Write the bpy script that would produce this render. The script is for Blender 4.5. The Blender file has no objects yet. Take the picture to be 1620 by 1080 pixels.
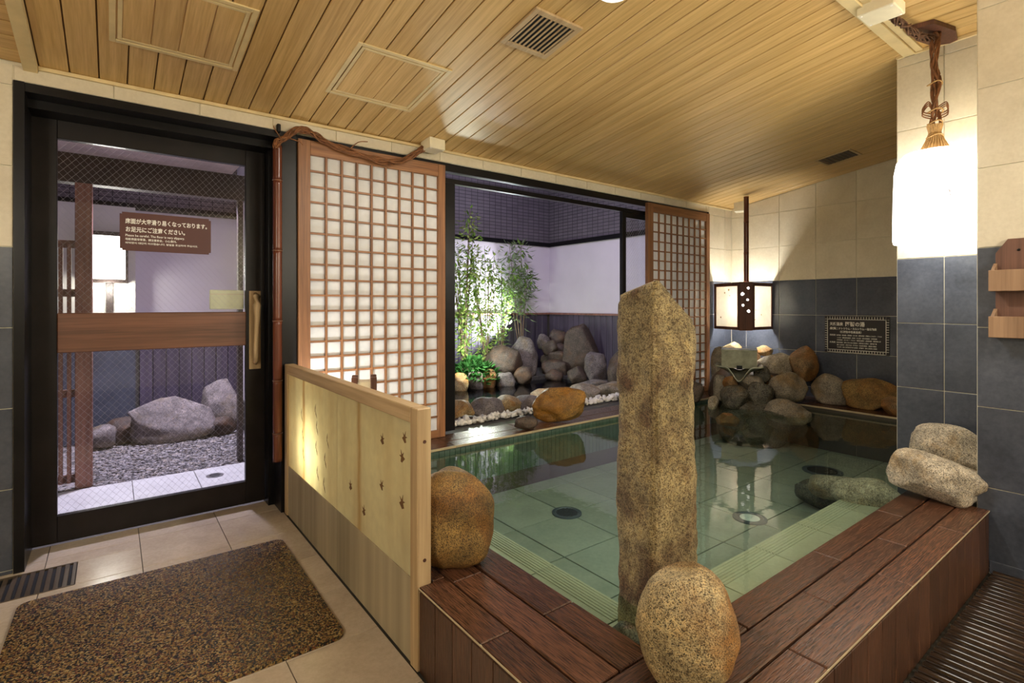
import bpy, bmesh, math, random
from mathutils import Vector, Matrix, Euler, noise

SC = bpy.context.scene
COL = SC.collection
random.seed(7)
R = math.radians

# ------------------------------------------------------------------ camera
cam_d = bpy.data.cameras.new('camera')
cam = bpy.data.objects.new('camera', cam_d)
COL.objects.link(cam)
VIEW = math.atan2(632, 828)
cam.location = (0, 0, 1.2)
cam.rotation_euler = (R(90), 0, -VIEW)
cam_d.sensor_width = 36
cam_d.lens = 36 * 828 / 1620
cam_d.shift_y = -57.5 / 1620
cam_d.clip_start = 0.05
SC.camera = cam

# ------------------------------------------------------------------ world, exposure
w = bpy.data.worlds.new('night')
SC.world = w
w.use_nodes = True
w.node_tree.nodes['Background'].inputs[0].default_value = (0.20, 0.17, 0.32, 1)
w.node_tree.nodes['Background'].inputs[1].default_value = 0.35
SC.view_settings.view_transform = 'Standard'
SC.view_settings.look = 'None'
SC.view_settings.gamma = 1
SC.view_settings.use_curve_mapping = False
SC.view_settings.exposure = 0.95
cy = SC.cycles
cy.use_denoising = True
cy.caustics_reflective = False
cy.caustics_refractive = False
cy.max_bounces = 9
cy.diffuse_bounces = 5
cy.glossy_bounces = 4
cy.transmission_bounces = 6
cy.transparent_max_bounces = 24
cy.sample_clamp_indirect = 6
cy.sample_clamp_direct = 40


def light(name, kind, loc, power, color, size=0.1, rot=None, spot=None, blend=0.5):
    d = bpy.data.lights.new(name, kind)
    d.energy = power
    d.color = color
    if kind == 'AREA':
        d.shape = 'DISK'
        d.size = size
    else:
        d.shadow_soft_size = size
    if spot:
        d.spot_size = R(spot)
        d.spot_blend = blend
    o = bpy.data.objects.new(name, d)
    COL.objects.link(o)
    o.location = loc
    if rot:
        o.rotation_euler = rot
    return o


def aim(o, target):
    o.rotation_euler = (Vector(target) - o.location).to_track_quat('-Z', 'Y').to_euler()


WARM = (1.0, 0.86, 0.66)
# dome lamp on the sloped ceiling above the pool
g = light('dome_lamp_light', 'SPOT', (1.66, 1.47, 2.455), 46, (1.0, 0.93, 0.80), 0.07, spot=172, blend=0.35)
# violet fill lights added for garden and porch, fixtures unseen; uplights among the plants
VIO = (0.88, 0.78, 1.0)
g = light('garden_fill_light', 'SPOT', (3.2, 3.45, 2.95), 75, VIO, 0.12, spot=120, blend=0.8)
aim(g, (4.2, 5.6, 0.9))
g = light('garden_uplight', 'SPOT', (4.36, 5.78, 0.88), 150, (0.92, 0.94, 1.0), 0.05, spot=140, blend=0.6)
aim(g, (3.60, 6.0, 1.35))
light('garden_uplight', 'POINT', (3.35, 5.0, 0.75), 20, (0.92, 1.0, 0.86), 0.08)
g = light('porch_fill_light', 'SPOT', (0.45, 4.85, 2.45), 210, (0.86, 0.79, 1.0), 0.10, spot=104, blend=0.6)
aim(g, (0.42, 4.45, 0.0))

# ------------------------------------------------------------------ node helpers
MATS = {}


def new_mat(name):
    m = bpy.data.materials.new(name)
    m.use_nodes = True
    nt = m.node_tree
    b = nt.nodes['Principled BSDF']
    MATS[name] = m
    return m, nt, b


def nd(nt, typ, **kw):
    n = nt.nodes.new(typ)
    for k, v in kw.items():
        setattr(n, k, v)
    return n


def coords(nt, scale=(1, 1, 1), rnd=True, out='Object'):
    tc = nd(nt, 'ShaderNodeTexCoord')
    mp = nd(nt, 'ShaderNodeMapping')
    mp.inputs['Scale'].default_value = scale
    nt.links.new(tc.outputs[out], mp.inputs[0])
    if rnd:
        oi = nd(nt, 'ShaderNodeObjectInfo')
        ml = nd(nt, 'ShaderNodeMath', operation='MULTIPLY')
        ml.inputs[1].default_value = 37.0
        nt.links.new(oi.outputs['Random'], ml.inputs[0])
        cx = nd(nt, 'ShaderNodeCombineXYZ')
        for i in range(3):
            nt.links.new(ml.outputs[0], cx.inputs[i])
        nt.links.new(cx.outputs[0], mp.inputs['Location'])
    return mp.outputs[0]


def tex_noise(nt, vec, scale, detail=4, rough=0.55, dist=0.0):
    n = nd(nt, 'ShaderNodeTexNoise')
    n.inputs['Scale'].default_value = scale
    n.inputs['Detail'].default_value = detail
    n.inputs['Roughness'].default_value = rough
    n.inputs['Distortion'].default_value = dist
    nt.links.new(vec, n.inputs['Vector'])
    return n.outputs['Fac']


def ramp(nt, fac, stops, interp='LINEAR'):
    r = nd(nt, 'ShaderNodeValToRGB')
    r.color_ramp.interpolation = interp
    el = r.color_ramp.elements
    while len(el) < len(stops):
        el.new(0.5)
    for e, (p, c) in zip(el, stops):
        e.position = p
        e.color = (c[0], c[1], c[2], 1) if not isinstance(c, float) else (c, c, c, 1)
    nt.links.new(fac, r.inputs[0])
    return r.outputs[0]


def mix(nt, fac, a, b, mode='MIX'):
    n = nd(nt, 'ShaderNodeMix', data_type='RGBA', blend_type=mode)
    for sock, v in ((0, fac), (6, a), (7, b)):
        if hasattr(v, 'node'):
            nt.links.new(v, n.inputs[sock])
        elif sock == 0:
            n.inputs[0].default_value = v
        else:
            n.inputs[sock].default_value = (v[0], v[1], v[2], 1)
    return n.outputs[2]


def bump(nt, b, h, strength, dist=0.01):
    n = nd(nt, 'ShaderNodeBump')
    n.inputs['Strength'].default_value = strength
    n.inputs['Distance'].default_value = dist
    nt.links.new(h, n.inputs['Height'])
    nt.links.new(n.outputs[0], b.inputs['Normal'])


def tone(nt, col, amt):
    """small per-object brightness variation"""
    oi = nd(nt, 'ShaderNodeObjectInfo')
    mr = nd(nt, 'ShaderNodeMapRange')
    mr.inputs[3].default_value = 1 - amt
    mr.inputs[4].default_value = 1 + amt
    nt.links.new(oi.outputs['Random'], mr.inputs[0])
    cx = nd(nt, 'ShaderNodeCombineColor')
    for i in range(3):
        nt.links.new(mr.outputs[0], cx.inputs[i])
    return mix(nt, 1.0, col, cx.outputs[0], 'MULTIPLY')


def m_plain(name, c, rough=0.5, metal=0.0, var=0.0, nscale=8.0, namt=0.12, spec=0.5):
    m, nt, b = new_mat(name)
    v = coords(nt)
    n = tex_noise(nt, v, nscale, 5)
    lo = tuple(x * (1 - namt) for x in c)
    hi = tuple(min(1, x * (1 + namt)) for x in c)
    col = ramp(nt, n, [(0.3, lo), (0.7, hi)])
    if var:
        col = tone(nt, col, var)
    nt.links.new(col, b.inputs['Base Color'])
    b.inputs['Roughness'].default_value = rough
    b.inputs['Metallic'].default_value = metal
    b.inputs['Specular IOR Level'].default_value = spec
    return m


def m_wood(name, c1, c2, axis=1, rough=0.45, fine=140.0, var=0.08, strength=0.15, grain=0.035, spec=0.5, nmix=0.5):
    m, nt, b = new_mat(name)
    s = [1.0, 1.0, 1.0]
    s[axis] = grain
    v = coords(nt, tuple(s))
    n1 = tex_noise(nt, v, fine, 3, 0.6)
    n2 = tex_noise(nt, v, fine * 0.22, 3, 0.5, 0.6)
    f = mix(nt, nmix, n1, n2)
    col = ramp(nt, f, [(0.36, c1), (0.62, c2)])
    col = tone(nt, col, var)
    nt.links.new(col, b.inputs['Base Color'])
    b.inputs['Roughness'].default_value = rough
    b.inputs['Specular IOR Level'].default_value = spec
    bump(nt, b, n1, strength, 0.002)
    return m


def m_granite(name, light_c, mid, dark, rust=None, rust_amt=0.5, scale=300.0, rough=0.6, big=5.0, moss=None):
    m, nt, b = new_mat(name)
    v = coords(nt)
    n = tex_noise(nt, v, scale, 3, 0.7)
    n2 = tex_noise(nt, v, scale * 0.8, 2, 0.6)
    n3 = tex_noise(nt, v, scale * 0.3, 3, 0.6)
    col = ramp(nt, n, [(0.40, dark), (0.46, mid), (0.55, light_c), (0.66, mid)])
    col = mix(nt, ramp(nt, n2, [(0.58, 0.0), (0.64, 1.0)]), col, dark)
    col = mix(nt, 1.0, col, ramp(nt, n3, [(0.36, (0.62, 0.55, 0.46)), (0.50, (1.0, 1.0, 1.0)), (0.62, (1.18, 1.10, 0.95))]), 'MULTIPLY')
    big_n = tex_noise(nt, v, big, 4, 0.6, 0.5)
    if rust:
        rr = ramp(nt, n, [(0.40, tuple(x * 0.25 for x in rust)), (0.52, rust), (0.66, tuple(min(1, x * 1.5) for x in rust))])
        col = mix(nt, ramp(nt, big_n, [(0.62 - 0.3 * rust_amt, 0.0), (0.78 - 0.3 * rust_amt, 1.0)]), col, rr)
    sh = ramp(nt, tex_noise(nt, v, big * 2.3, 4), [(0.3, 0.50), (0.7, 1.20)])
    col = mix(nt, 1.0, col, sh, 'MULTIPLY')
    nt.links.new(col, b.inputs['Base Color'])
    b.inputs['Roughness'].default_value = rough
    hh = mix(nt, 0.5, n, tex_noise(nt, v, 38.0, 4))
    bump(nt, b, hh, 0.8, 0.010)
    return m


def m_tile(name, lo, hi, rough=0.3, var=0.05, nscale=5.0, bumpy=0.03):
    m, nt, b = new_mat(name)
    v = coords(nt)
    n = tex_noise(nt, v, nscale, 6, 0.65, 0.4)
    n2 = tex_noise(nt, v, nscale * 12, 3, 0.6)
    col = ramp(nt, mix(nt, 0.35, n, n2), [(0.33, lo), (0.68, hi)])
    col = tone(nt, col, var)
    nt.links.new(col, b.inputs['Base Color'])
    b.inputs['Roughness'].default_value = rough
    bump(nt, b, n2, bumpy, 0.004)
    return m


def m_emit(name, c, s, rough=0.6):
    m, nt, b = new_mat(name)
    b.inputs['Base Color'].default_value = (*[min(1, x) for x in c], 1)
    b.inputs['Emission Color'].default_value = (*c, 1)
    b.inputs['Emission Strength'].default_value = s
    b.inputs['Roughness'].default_value = rough
    return m


def m_paper(name, c, trans=0.6, stain=False):
    """washi: part diffuse, part translucent"""
    m, nt, b = new_mat(name)
    out = nt.nodes['Material Output']
    v = coords(nt)
    col = ramp(nt, tex_noise(nt, v, 22.0, 5), [(0.3, tuple(x * 0.9 for x in c)), (0.7, c)])
    if stain:
        # rusty vertical drip and broad tea-coloured clouding on the old sheet
        tc = nd(nt, 'ShaderNodeTexCoord')
        sx = nd(nt, 'ShaderNodeSeparateXYZ')
        nt.links.new(tc.outputs['Object'], sx.inputs[0])
        wob = nd(nt, 'ShaderNodeMath', operation='MULTIPLY_ADD')
        nt.links.new(tex_noise(nt, coords(nt, (1, 1, 1), False), 7.0, 3), wob.inputs[0])
        wob.inputs[1].default_value = 0.03
        nt.links.new(sx.outputs[1], wob.inputs[2])
        ab = nd(nt, 'ShaderNodeMath', operation='SUBTRACT')
        nt.links.new(wob.outputs[0], ab.inputs[0])
        ab.inputs[1].default_value = 0.125
        aa = nd(nt, 'ShaderNodeMath', operation='ABSOLUTE')
        nt.links.new(ab.outputs[0], aa.inputs[0])
        fac = ramp(nt, aa.outputs[0], [(0.0, 0.75), (0.012, 0.45), (0.030, 0.0)])
        col = mix(nt, fac, col, (0.50, 0.30, 0.10))
        cl = ramp(nt, tex_noise(nt, coords(nt, (1, 3, 0.6)), 3.0, 4), [(0.42, 0.0), (0.75, 0.55)])
        col = mix(nt, cl, col, (0.60, 0.48, 0.26))
    d = nd(nt, 'ShaderNodeBsdfDiffuse')
    t = nd(nt, 'ShaderNodeBsdfTranslucent')
    nt.links.new(col, d.inputs[0])
    nt.links.new(col, t.inputs[0])
    mx = nd(nt, 'ShaderNodeMixShader')
    mx.inputs[0].default_value = trans
    nt.links.new(d.outputs[0], mx.inputs[1])
    nt.links.new(t.outputs[0], mx.inputs[2])
    nt.links.new(mx.outputs[0], out.inputs[0])
    return m


def m_clear(name, tint, ior, rough=0.0, ripple=None):
    """thin clear surface: Fresnel reflection over tinted see-through"""
    m, nt, b = new_mat(name)
    out = nt.nodes['Material Output']
    fr = nd(nt, 'ShaderNodeFresnel')
    geo = nd(nt, 'ShaderNodeNewGeometry')
    mr = nd(nt, 'ShaderNodeMapRange')
    mr.inputs[3].default_value = ior
    mr.inputs[4].default_value = 1.0 / ior
    nt.links.new(geo.outputs['Backfacing'], mr.inputs[0])
    nt.links.new(mr.outputs[0], fr.inputs[0])
    tr = nd(nt, 'ShaderNodeBsdfTransparent')
    tr.inputs[0].default_value = (*tint, 1)
    gl = nd(nt, 'ShaderNodeBsdfGlossy')
    gl.inputs['Roughness'].default_value = rough
    if ripple:
        v = coords(nt, (1, 1, 1), rnd=False)
        n = tex_noise(nt, v, ripple[0], 3, 0.5)
        bp = nd(nt, 'ShaderNodeBump')
        bp.inputs['Strength'].default_value = ripple[1]
        bp.inputs['Distance'].default_value = 0.02
        nt.links.new(n, bp.inputs['Height'])
        nt.links.new(bp.outputs[0], gl.inputs['Normal'])
        nt.links.new(bp.outputs[0], fr.inputs['Normal'])
    mx = nd(nt, 'ShaderNodeMixShader')
    nt.links.new(fr.outputs[0], mx.inputs[0])
    nt.links.new(tr.outputs[0], mx.inputs[1])
    nt.links.new(gl.outputs[0], mx.inputs[2])
    nt.links.new(mx.outputs[0], out.inputs[0])
    return m


# ------------------------------------------------------------------ materials
m_tile('tile_cream', (0.56, 0.50, 0.37), (0.70, 0.64, 0.50), 0.42, 0.04)
m_tile('tile_navy', (0.030, 0.036, 0.052), (0.085, 0.096, 0.125), 0.33, 0.12, 4.0)
m_tile('tile_floor', (0.46, 0.385, 0.30), (0.62, 0.54, 0.44), 0.19, 0.05, 6.0)
m_tile('tile_pool_dark', (0.050, 0.085, 0.065), (0.10, 0.15, 0.12), 0.35, 0.1)
m_tile('tile_pool', (0.225, 0.275, 0.24), (0.335, 0.385, 0.345), 0.4, 0.05, 4.0)
m_tile('tile_pool_edge', (0.35, 0.355, 0.26), (0.47, 0.475, 0.36), 0.4, 0.03, 6.0)
m_plain('grout_light', (0.72, 0.68, 0.54), 0.7)
m_plain('grout_dark', (0.06, 0.055, 0.045), 0.7)
m_plain('grout_pool', (0.03, 0.05, 0.04), 0.7)
m_wood('ceiling_wood', (0.50, 0.31, 0.105), (0.70, 0.48, 0.20), 1, 0.36, 130, 0.06, 0.1)
m_wood('ceiling_wood_x', (0.50, 0.31, 0.12), (0.68, 0.47, 0.20), 0, 0.36, 130, 0.05, 0.1)
m_plain('ceiling_groove', (0.16, 0.085, 0.03), 0.7)
m_plain('trim_wood', (0.70, 0.56, 0.30), 0.45)
m_wood('plank_y', (0.026, 0.011, 0.007), (0.130, 0.056, 0.029), 1, 0.25, 300, 0.24, 0.7, grain=0.055, nmix=0.25)
m_wood('plank_x', (0.026, 0.011, 0.007), (0.130, 0.056, 0.029), 0, 0.25, 300, 0.24, 0.7, grain=0.055, nmix=0.25)
m_wood('plank_z', (0.026, 0.011, 0.007), (0.115, 0.052, 0.029), 2, 0.3, 300, 0.24, 0.7, grain=0.055, nmix=0.25)
m_plain('plank_grout', (0.055, 0.045, 0.032), 0.6)
m_plain('edge_metal', (0.46, 0.38, 0.24), 0.35, 0.0)
m_wood('deck_wood', (0.014, 0.008, 0.005), (0.036, 0.021, 0.013), 1, 0.13, 120, 0.2, 0.25)
m_wood('shoji_wood_z', (0.13, 0.050, 0.018), (0.30, 0.135, 0.052), 2, 0.5, 110, 0.12)
m_wood('shoji_wood_x', (0.13, 0.050, 0.018), (0.30, 0.135, 0.052), 0, 0.5, 110, 0.12)
m_wood('brown_wood', (0.050, 0.018, 0.010), (0.12, 0.045, 0.026), 2, 0.45, 110, 0.15)
m_wood('brown_wood_x', (0.075, 0.030, 0.016), (0.17, 0.070, 0.038), 0, 0.4, 80, 0.1)
m_wood('lattice_wood', (0.16, 0.065, 0.045), (0.30, 0.14, 0.10), 2, 0.5, 110, 0.12)
m_wood('pale_wood_z', (0.36, 0.24, 0.12), (0.56, 0.42, 0.24), 2, 0.5, 60, 0.05)
m_wood('pale_wood_y', (0.36, 0.24, 0.12), (0.56, 0.42, 0.24), 1, 0.5, 60, 0.05)
m_wood('shelf_wood', (0.085, 0.036, 0.022), (0.17, 0.080, 0.050), 2, 0.6, 60, 0.1)
m_wood('shelf_front', (0.20, 0.115, 0.062), (0.34, 0.21, 0.12), 2, 0.6, 60, 0.05)
m_wood('weathered_board', (0.24, 0.20, 0.13), (0.44, 0.37, 0.25), 2, 0.6, 14, 0.05)
m_plain('black_frame', (0.006, 0.0055, 0.006), 0.32, namt=0.3, spec=0.25)
m_plain('dark_frame', (0.012, 0.0095, 0.0095), 0.4, namt=0.3, spec=0.25)
m_plain('steel', (0.45, 0.45, 0.46), 0.3, 0.9)
m_plain('white_plastic', (0.74, 0.68, 0.50), 0.5)
m_plain('white_print', (0.92, 0.92, 0.88), 0.6, namt=0.02)
m_plain('pale_print', (0.72, 0.70, 0.62), 0.6, namt=0.02)
m_plain('sign_brown', (0.085, 0.022, 0.017), 0.5, namt=0.04)
m_plain('sign_dark', (0.016, 0.011, 0.010), 0.45, namt=0.1)
m_plain('leaf_print', (0.16, 0.08, 0.03), 0.8)
m_plain('petal_white', (0.90, 0.86, 0.82), 0.6, namt=0.02)
m_plain('vine_bark', (0.20, 0.080, 0.028), 0.75, namt=0.45, nscale=40)
m_plain('vine_dark', (0.10, 0.045, 0.020), 0.8, namt=0.45, nscale=40)
m_plain('rope_tan', (0.42, 0.25, 0.09), 0.8, namt=0.3, nscale=60)
m_wood('bamboo_red', (0.085, 0.022, 0.012), (0.15, 0.045, 0.024), 2, 0.22, 60, 0.05, 0.05)
m_plain('bamboo_node', (0.20, 0.10, 0.06), 0.4)
m_plain('rust_metal', (0.26, 0.27, 0.20), 0.3, 0.35, namt=0.35, nscale=14)
m_plain('drain_metal', (0.09, 0.12, 0.15), 0.5, 0.4)
m_plain('drain_slot', (0.006, 0.008, 0.010), 0.8)
m_plain('jet_white', (0.55, 0.66, 0.68), 0.4)
m_plain('grate_brown', (0.10, 0.075, 0.050), 0.4, 0.3)
m_plain('wire_grey', (0.55, 0.53, 0.57), 0.5, 0.5)
m_plain('plaster_white', (0.66, 0.62, 0.68), 0.8, namt=0.04, nscale=3)
m_plain('plaster_cream', (0.66, 0.64, 0.56), 0.8, namt=0.05, nscale=3)
m_wood('garden_board', (0.040, 0.032, 0.052), (0.085, 0.068, 0.105), 2, 0.45, 60, 0.12)
m_plain('soil', (0.055, 0.05, 0.05), 0.9, namt=0.4, nscale=30)
m_plain('pebble_white', (0.62, 0.60, 0.56), 0.6, var=0.15)
m_plain('paving', (0.62, 0.62, 0.62), 0.35, var=0.04)
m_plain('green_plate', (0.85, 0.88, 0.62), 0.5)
m_plain('soffit_paint', (0.72, 0.60, 0.56), 0.6)
m_plain('dark_beam', (0.040, 0.026, 0.022), 0.5, namt=0.3)
m_granite('granite_tan', (0.74, 0.63, 0.38), (0.45, 0.32, 0.14), (0.045, 0.036, 0.022), (0.42, 0.20, 0.05), 0.62)
m_granite('granite_gold', (0.40, 0.27, 0.085), (0.26, 0.15, 0.040), (0.030, 0.020, 0.010), (0.30, 0.14, 0.028), 0.6)
m_granite('granite_pale', (0.74, 0.68, 0.56), (0.50, 0.44, 0.34), (0.075, 0.065, 0.055), (0.45, 0.29, 0.12), 0.25)
m_granite('granite_grey', (0.44, 0.40, 0.33), (0.26, 0.23, 0.18), (0.055, 0.048, 0.038), (0.30, 0.20, 0.09), 0.35)
m_granite('granite_rust', (0.40, 0.28, 0.14), (0.26, 0.15, 0.065), (0.035, 0.024, 0.014), (0.34, 0.15, 0.035), 0.8)
m_granite('stone_pillar', (0.46, 0.385, 0.21), (0.31, 0.24, 0.115), (0.12, 0.085, 0.040), (0.13, 0.068, 0.030), 0.55, 210, 0.75, 4.5)
m_granite('stone_wet', (0.16, 0.15, 0.12), (0.09, 0.085, 0.065), (0.018, 0.016, 0.012), (0.13, 0.085, 0.035), 0.3, 200, 0.2)
m_granite('stone_lilac', (0.27, 0.24, 0.245), (0.17, 0.15, 0.15), (0.045, 0.040, 0.042), (0.18, 0.13, 0.08), 0.3, 260, 0.7)
m_granite('stone_brown', (0.14, 0.105, 0.083), (0.088, 0.064, 0.050), (0.022, 0.017, 0.015), (0.13, 0.070, 0.038), 0.4, 220, 0.5)
m_granite('stone_amber', (0.46, 0.25, 0.055), (0.30, 0.155, 0.030), (0.060, 0.035, 0.010), (0.38, 0.17, 0.02), 0.6, 260, 0.35)
m_granite('stone_porch', (0.42, 0.38, 0.38), (0.27, 0.24, 0.24), (0.07, 0.06, 0.06), (0.26, 0.20, 0.13), 0.3, 260, 0.7)
m_granite('gravel', (0.44, 0.42, 0.44), (0.22, 0.21, 0.22), (0.03, 0.03, 0.035), None, 0, 45, 0.8)
m_paper('washi', (0.92, 0.92, 0.91), 0.45)
m_paper('washi_lamp', (0.94, 0.90, 0.78), 0.88)
m_paper('panel_sheet', (0.80, 0.74, 0.50), 0.45, stain=True)
m_emit('shade_glow', (1.0, 0.96, 0.88), 4.8)
m_emit('shade_glow_fill', (1.0, 0.91, 0.75), 19.0)
m_emit('globe_glow', (1.0, 0.93, 0.82), 3.0)
m_emit('dome_glow', (0.95, 1.0, 1.0), 0.55)
m_emit('petal_glow', (1.0, 0.95, 0.90), 1.0)
m_emit('bulb_glow', (0.95, 0.97, 1.0), 30.0)
m_emit('porch_glow', (1.0, 0.96, 0.86), 6.0)
m_plain('globe_off', (0.75, 0.77, 0.78), 0.3, namt=0.02)
m_clear('glass', (0.93, 0.94, 0.95), 1.40)
m_clear('water', (0.79, 0.90, 0.84), 1.33, 0.02, (9.0, 0.035))
m_clear('dark_water', (0.26, 0.28, 0.32), 1.33, 0.03, (14.0, 0.08))
m_clear('water_fall', (0.9, 0.93, 0.93), 1.33, 0.05)
for nm, c in (('leaf_green', (0.20, 0.33, 0.075)), ('leaf_deep', (0.050, 0.15, 0.040)), ('leaf_grey', (0.24, 0.31, 0.18)), ('leaf_lime', (0.36, 0.44, 0.13))):
    m, nt, b = new_mat(nm)
    out = nt.nodes['Material Output']
    d = nd(nt, 'ShaderNodeBsdfDiffuse')
    t = nd(nt, 'ShaderNodeBsdfTranslucent')
    v = coords(nt)
    col = ramp(nt, tex_noise(nt, v, 9.0, 3), [(0.3, tuple(x * 0.6 for x in c)), (0.7, tuple(x * 1.4 for x in c))])
    nt.links.new(col, d.inputs[0]); nt.links.new(col, t.inputs[0])
    mx = nd(nt, 'ShaderNodeMixShader'); mx.inputs[0].default_value = 0.4
    nt.links.new(d.outputs[0], mx.inputs[1]); nt.links.new(t.outputs[0], mx.inputs[2])
    nt.links.new(mx.outputs[0], out.inputs[0])
m_plain('stem_brown', (0.13, 0.085, 0.055), 0.8)

# speckled rubber mat
m, nt, b = new_mat('mat_rubber')
v = coords(nt, rnd=False)
vo = nd(nt, 'ShaderNodeTexVoronoi'); vo.inputs['Scale'].default_value = 190
nt.links.new(v, vo.inputs['Vector'])
sp = nd(nt, 'ShaderNodeSeparateColor'); nt.links.new(vo.outputs['Color'], sp.inputs[0])
col = ramp(nt, sp.outputs[0], [(0.0, (0.010, 0.009, 0.007)), (0.38, (0.018, 0.014, 0.010)), (0.42, (0.20, 0.12, 0.035)), (0.76, (0.34, 0.24, 0.09)), (0.86, (0.12, 0.035, 0.014))], 'CONSTANT')
nt.links.new(col, b.inputs['Base Color'])
b.inputs['Roughness'].default_value = 0.27
bump(nt, b, vo.outputs['Distance'], 0.5, 0.004)

# small dark-jointed facade tiles of the garden wall (a few pixels each)
m, nt, b = new_mat('facade_tile')
v = coords(nt, rnd=False)
br = nd(nt, 'ShaderNodeTexBrick')
br.offset = 0.0
br.inputs['Scale'].default_value = 1.0
br.inputs['Brick Width'].default_value = 0.10
br.inputs['Row Height'].default_value = 0.047
br.inputs['Mortar Size'].default_value = 0.0035
br.inputs['Color1'].default_value = (0.13, 0.115, 0.13, 1)
br.inputs['Color2'].default_value = (0.16, 0.14, 0.16, 1)
br.inputs['Mortar'].default_value = (0.02, 0.018, 0.022, 1)
nt.links.new(v, br.inputs['Vector'])
nt.links.new(br.outputs['Color'], b.inputs['Base Color'])
b.inputs['Roughness'].default_value = 0.5


# ------------------------------------------------------------------ mesh helpers
CACHE = {}


def box_mesh(d, mat, bev=0.0):
    key = (tuple(round(x, 4) for x in d), mat, round(bev, 4))
    if key in CACHE:
        return CACHE[key]
    bm = bmesh.new()
    bmesh.ops.create_cube(bm, size=1.0)
    bmesh.ops.scale(bm, vec=d, verts=bm.verts)
    if bev:
        bmesh.ops.bevel(bm, geom=list(bm.edges), offset=bev, segments=1, affect='EDGES')
    me = bpy.data.meshes.new('box')
    bm.to_mesh(me)
    bm.free()
    me.materials.append(MATS[mat])
    CACHE[key] = me
    return me


def put(name, me, parent=None, loc=(0, 0, 0), rot=(0, 0, 0)):
    o = bpy.data.objects.new(name, me)
    COL.objects.link(o)
    o.parent = parent
    o.location = loc
    o.rotation_euler = rot
    return o


def tag(o, label, cat, group=None):
    o['label'] = label
    o['category'] = cat
    if group:
        o['group'] = group
    return o


def struct(o, label=None):
    o['kind'] = 'structure'
    if label:
        o['label'] = label
        o['category'] = o.name.split('_')[0].split('.')[0]
    return o


def thing(name, label, cat, loc=(0, 0, 0), rotz=0.0, group=None):
    o = bpy.data.objects.new(name, None)
    o.empty_display_size = 0.1
    COL.objects.link(o)
    o.location = loc
    o.rotation_euler = (0, 0, rotz)
    return tag(o, label, cat, group)


def bx(name, lo, hi, mat, parent=None, bev=0.0, org=(0, 0, 0)):
    """box from world corner lo to hi; org = world position of the parent"""
    d = tuple(hi[i] - lo[i] for i in range(3))
    c = tuple((hi[i] + lo[i]) / 2 - org[i] for i in range(3))
    return put(name, box_mesh(d, mat, bev), parent, c)


class MB:
    """collects faces for one mesh"""
    def __init__(s):
        s.v, s.f = [], []

    def add(s, v, f):
        n = len(s.v)
        s.v += [tuple(x) for x in v]
        s.f += [tuple(i + n for i in q) for q in f]

    def box(s, lo, hi):
        x0, y0, z0 = lo
        x1, y1, z1 = hi
        s.add([(x0, y0, z0), (x1, y0, z0), (x1, y1, z0), (x0, y1, z0), (x0, y0, z1), (x1, y0, z1), (x1, y1, z1), (x0, y1, z1)],
              [(0, 3, 2, 1), (4, 5, 6, 7), (0, 1, 5, 4), (1, 2, 6, 5), (2, 3, 7, 6), (3, 0, 4, 7)])

    def tube(s, pts, rad, seg=6, caps=True):
        pts = [Vector(p) for p in pts]
        n = len(pts)
        if not hasattr(rad, '__len__'):
            rad = [rad] * n
        up = Vector((0.13, 0.27, 0.95)).normalized()
        vs = []
        for i, p in enumerate(pts):
            t = (pts[min(i + 1, n - 1)] - pts[max(i - 1, 0)])
            t = t.normalized() if t.length > 1e-9 else Vector((0, 0, 1))
            a = t.cross(up)
            if a.length < 0.05:
                a = t.cross(Vector((1, 0, 0)))
            a.normalize()
            b_ = t.cross(a)
            for k in range(seg):
                th = 2 * math.pi * k / seg
                vs.append(p + (a * math.cos(th) + b_ * math.sin(th)) * rad[i])
        fs = []
        for i in range(n - 1):
            for k in range(seg):
                k2 = (k + 1) % seg
                fs.append((i * seg + k, i * seg + k2, (i + 1) * seg + k2, (i + 1) * seg + k))
        if caps:
            fs.append(tuple(reversed(range(seg))))
            fs.append(tuple((n - 1) * seg + k for k in range(seg)))
        s.add(vs, fs)

    def lathe(s, prof, seg=40, c=(0, 0)):
        vs, fs = [], []
        for r, z in prof:
            for k in range(seg):
                a = 2 * math.pi * k / seg
                vs.append((c[0] + r * math.cos(a), c[1] + r * math.sin(a), z))
        for i in range(len(prof) - 1):
            for k in range(seg):
                k2 = (k + 1) % seg
                fs.append((i * seg + k, i * seg + k2, (i + 1) * seg + k2, (i + 1) * seg + k))
        s.add(vs, fs)

    def prism(s, poly, axis, a, b_):
        """polygon in the two other axes, extruded along axis from a to b_"""
        def p3(p, h):
            q = list(p)
            q.insert(axis, h)
            return tuple(q)
        n = len(poly)
        vs = [p3(p, a) for p in poly] + [p3(p, b_) for p in poly]
        fs = [tuple(range(n)), tuple(range(2 * n - 1, n - 1, -1))]
        for i in range(n):
            j = (i + 1) % n
            fs.append((i, i + n, j + n, j))
        s.add(vs, fs)

    def mesh(s, mat, smooth=False, fix=True):
        me = bpy.data.meshes.new('mesh')
        me.from_pydata(s.v, [], s.f)
        me.materials.append(MATS[mat])
        if fix:
            bm = bmesh.new()
            bm.from_mesh(me)
            bmesh.ops.recalc_face_normals(bm, faces=bm.faces)
            bm.to_mesh(me)
            bm.free()
        if smooth:
            me.polygons.foreach_set('use_smooth', [True] * len(me.polygons))
        me.update()
        return me

    def put(s, name, mat, parent=None, loc=(0, 0, 0), rot=(0, 0, 0), smooth=False, fix=True):
        return put(name, s.mesh(mat, smooth, fix), parent, loc, rot)


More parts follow.
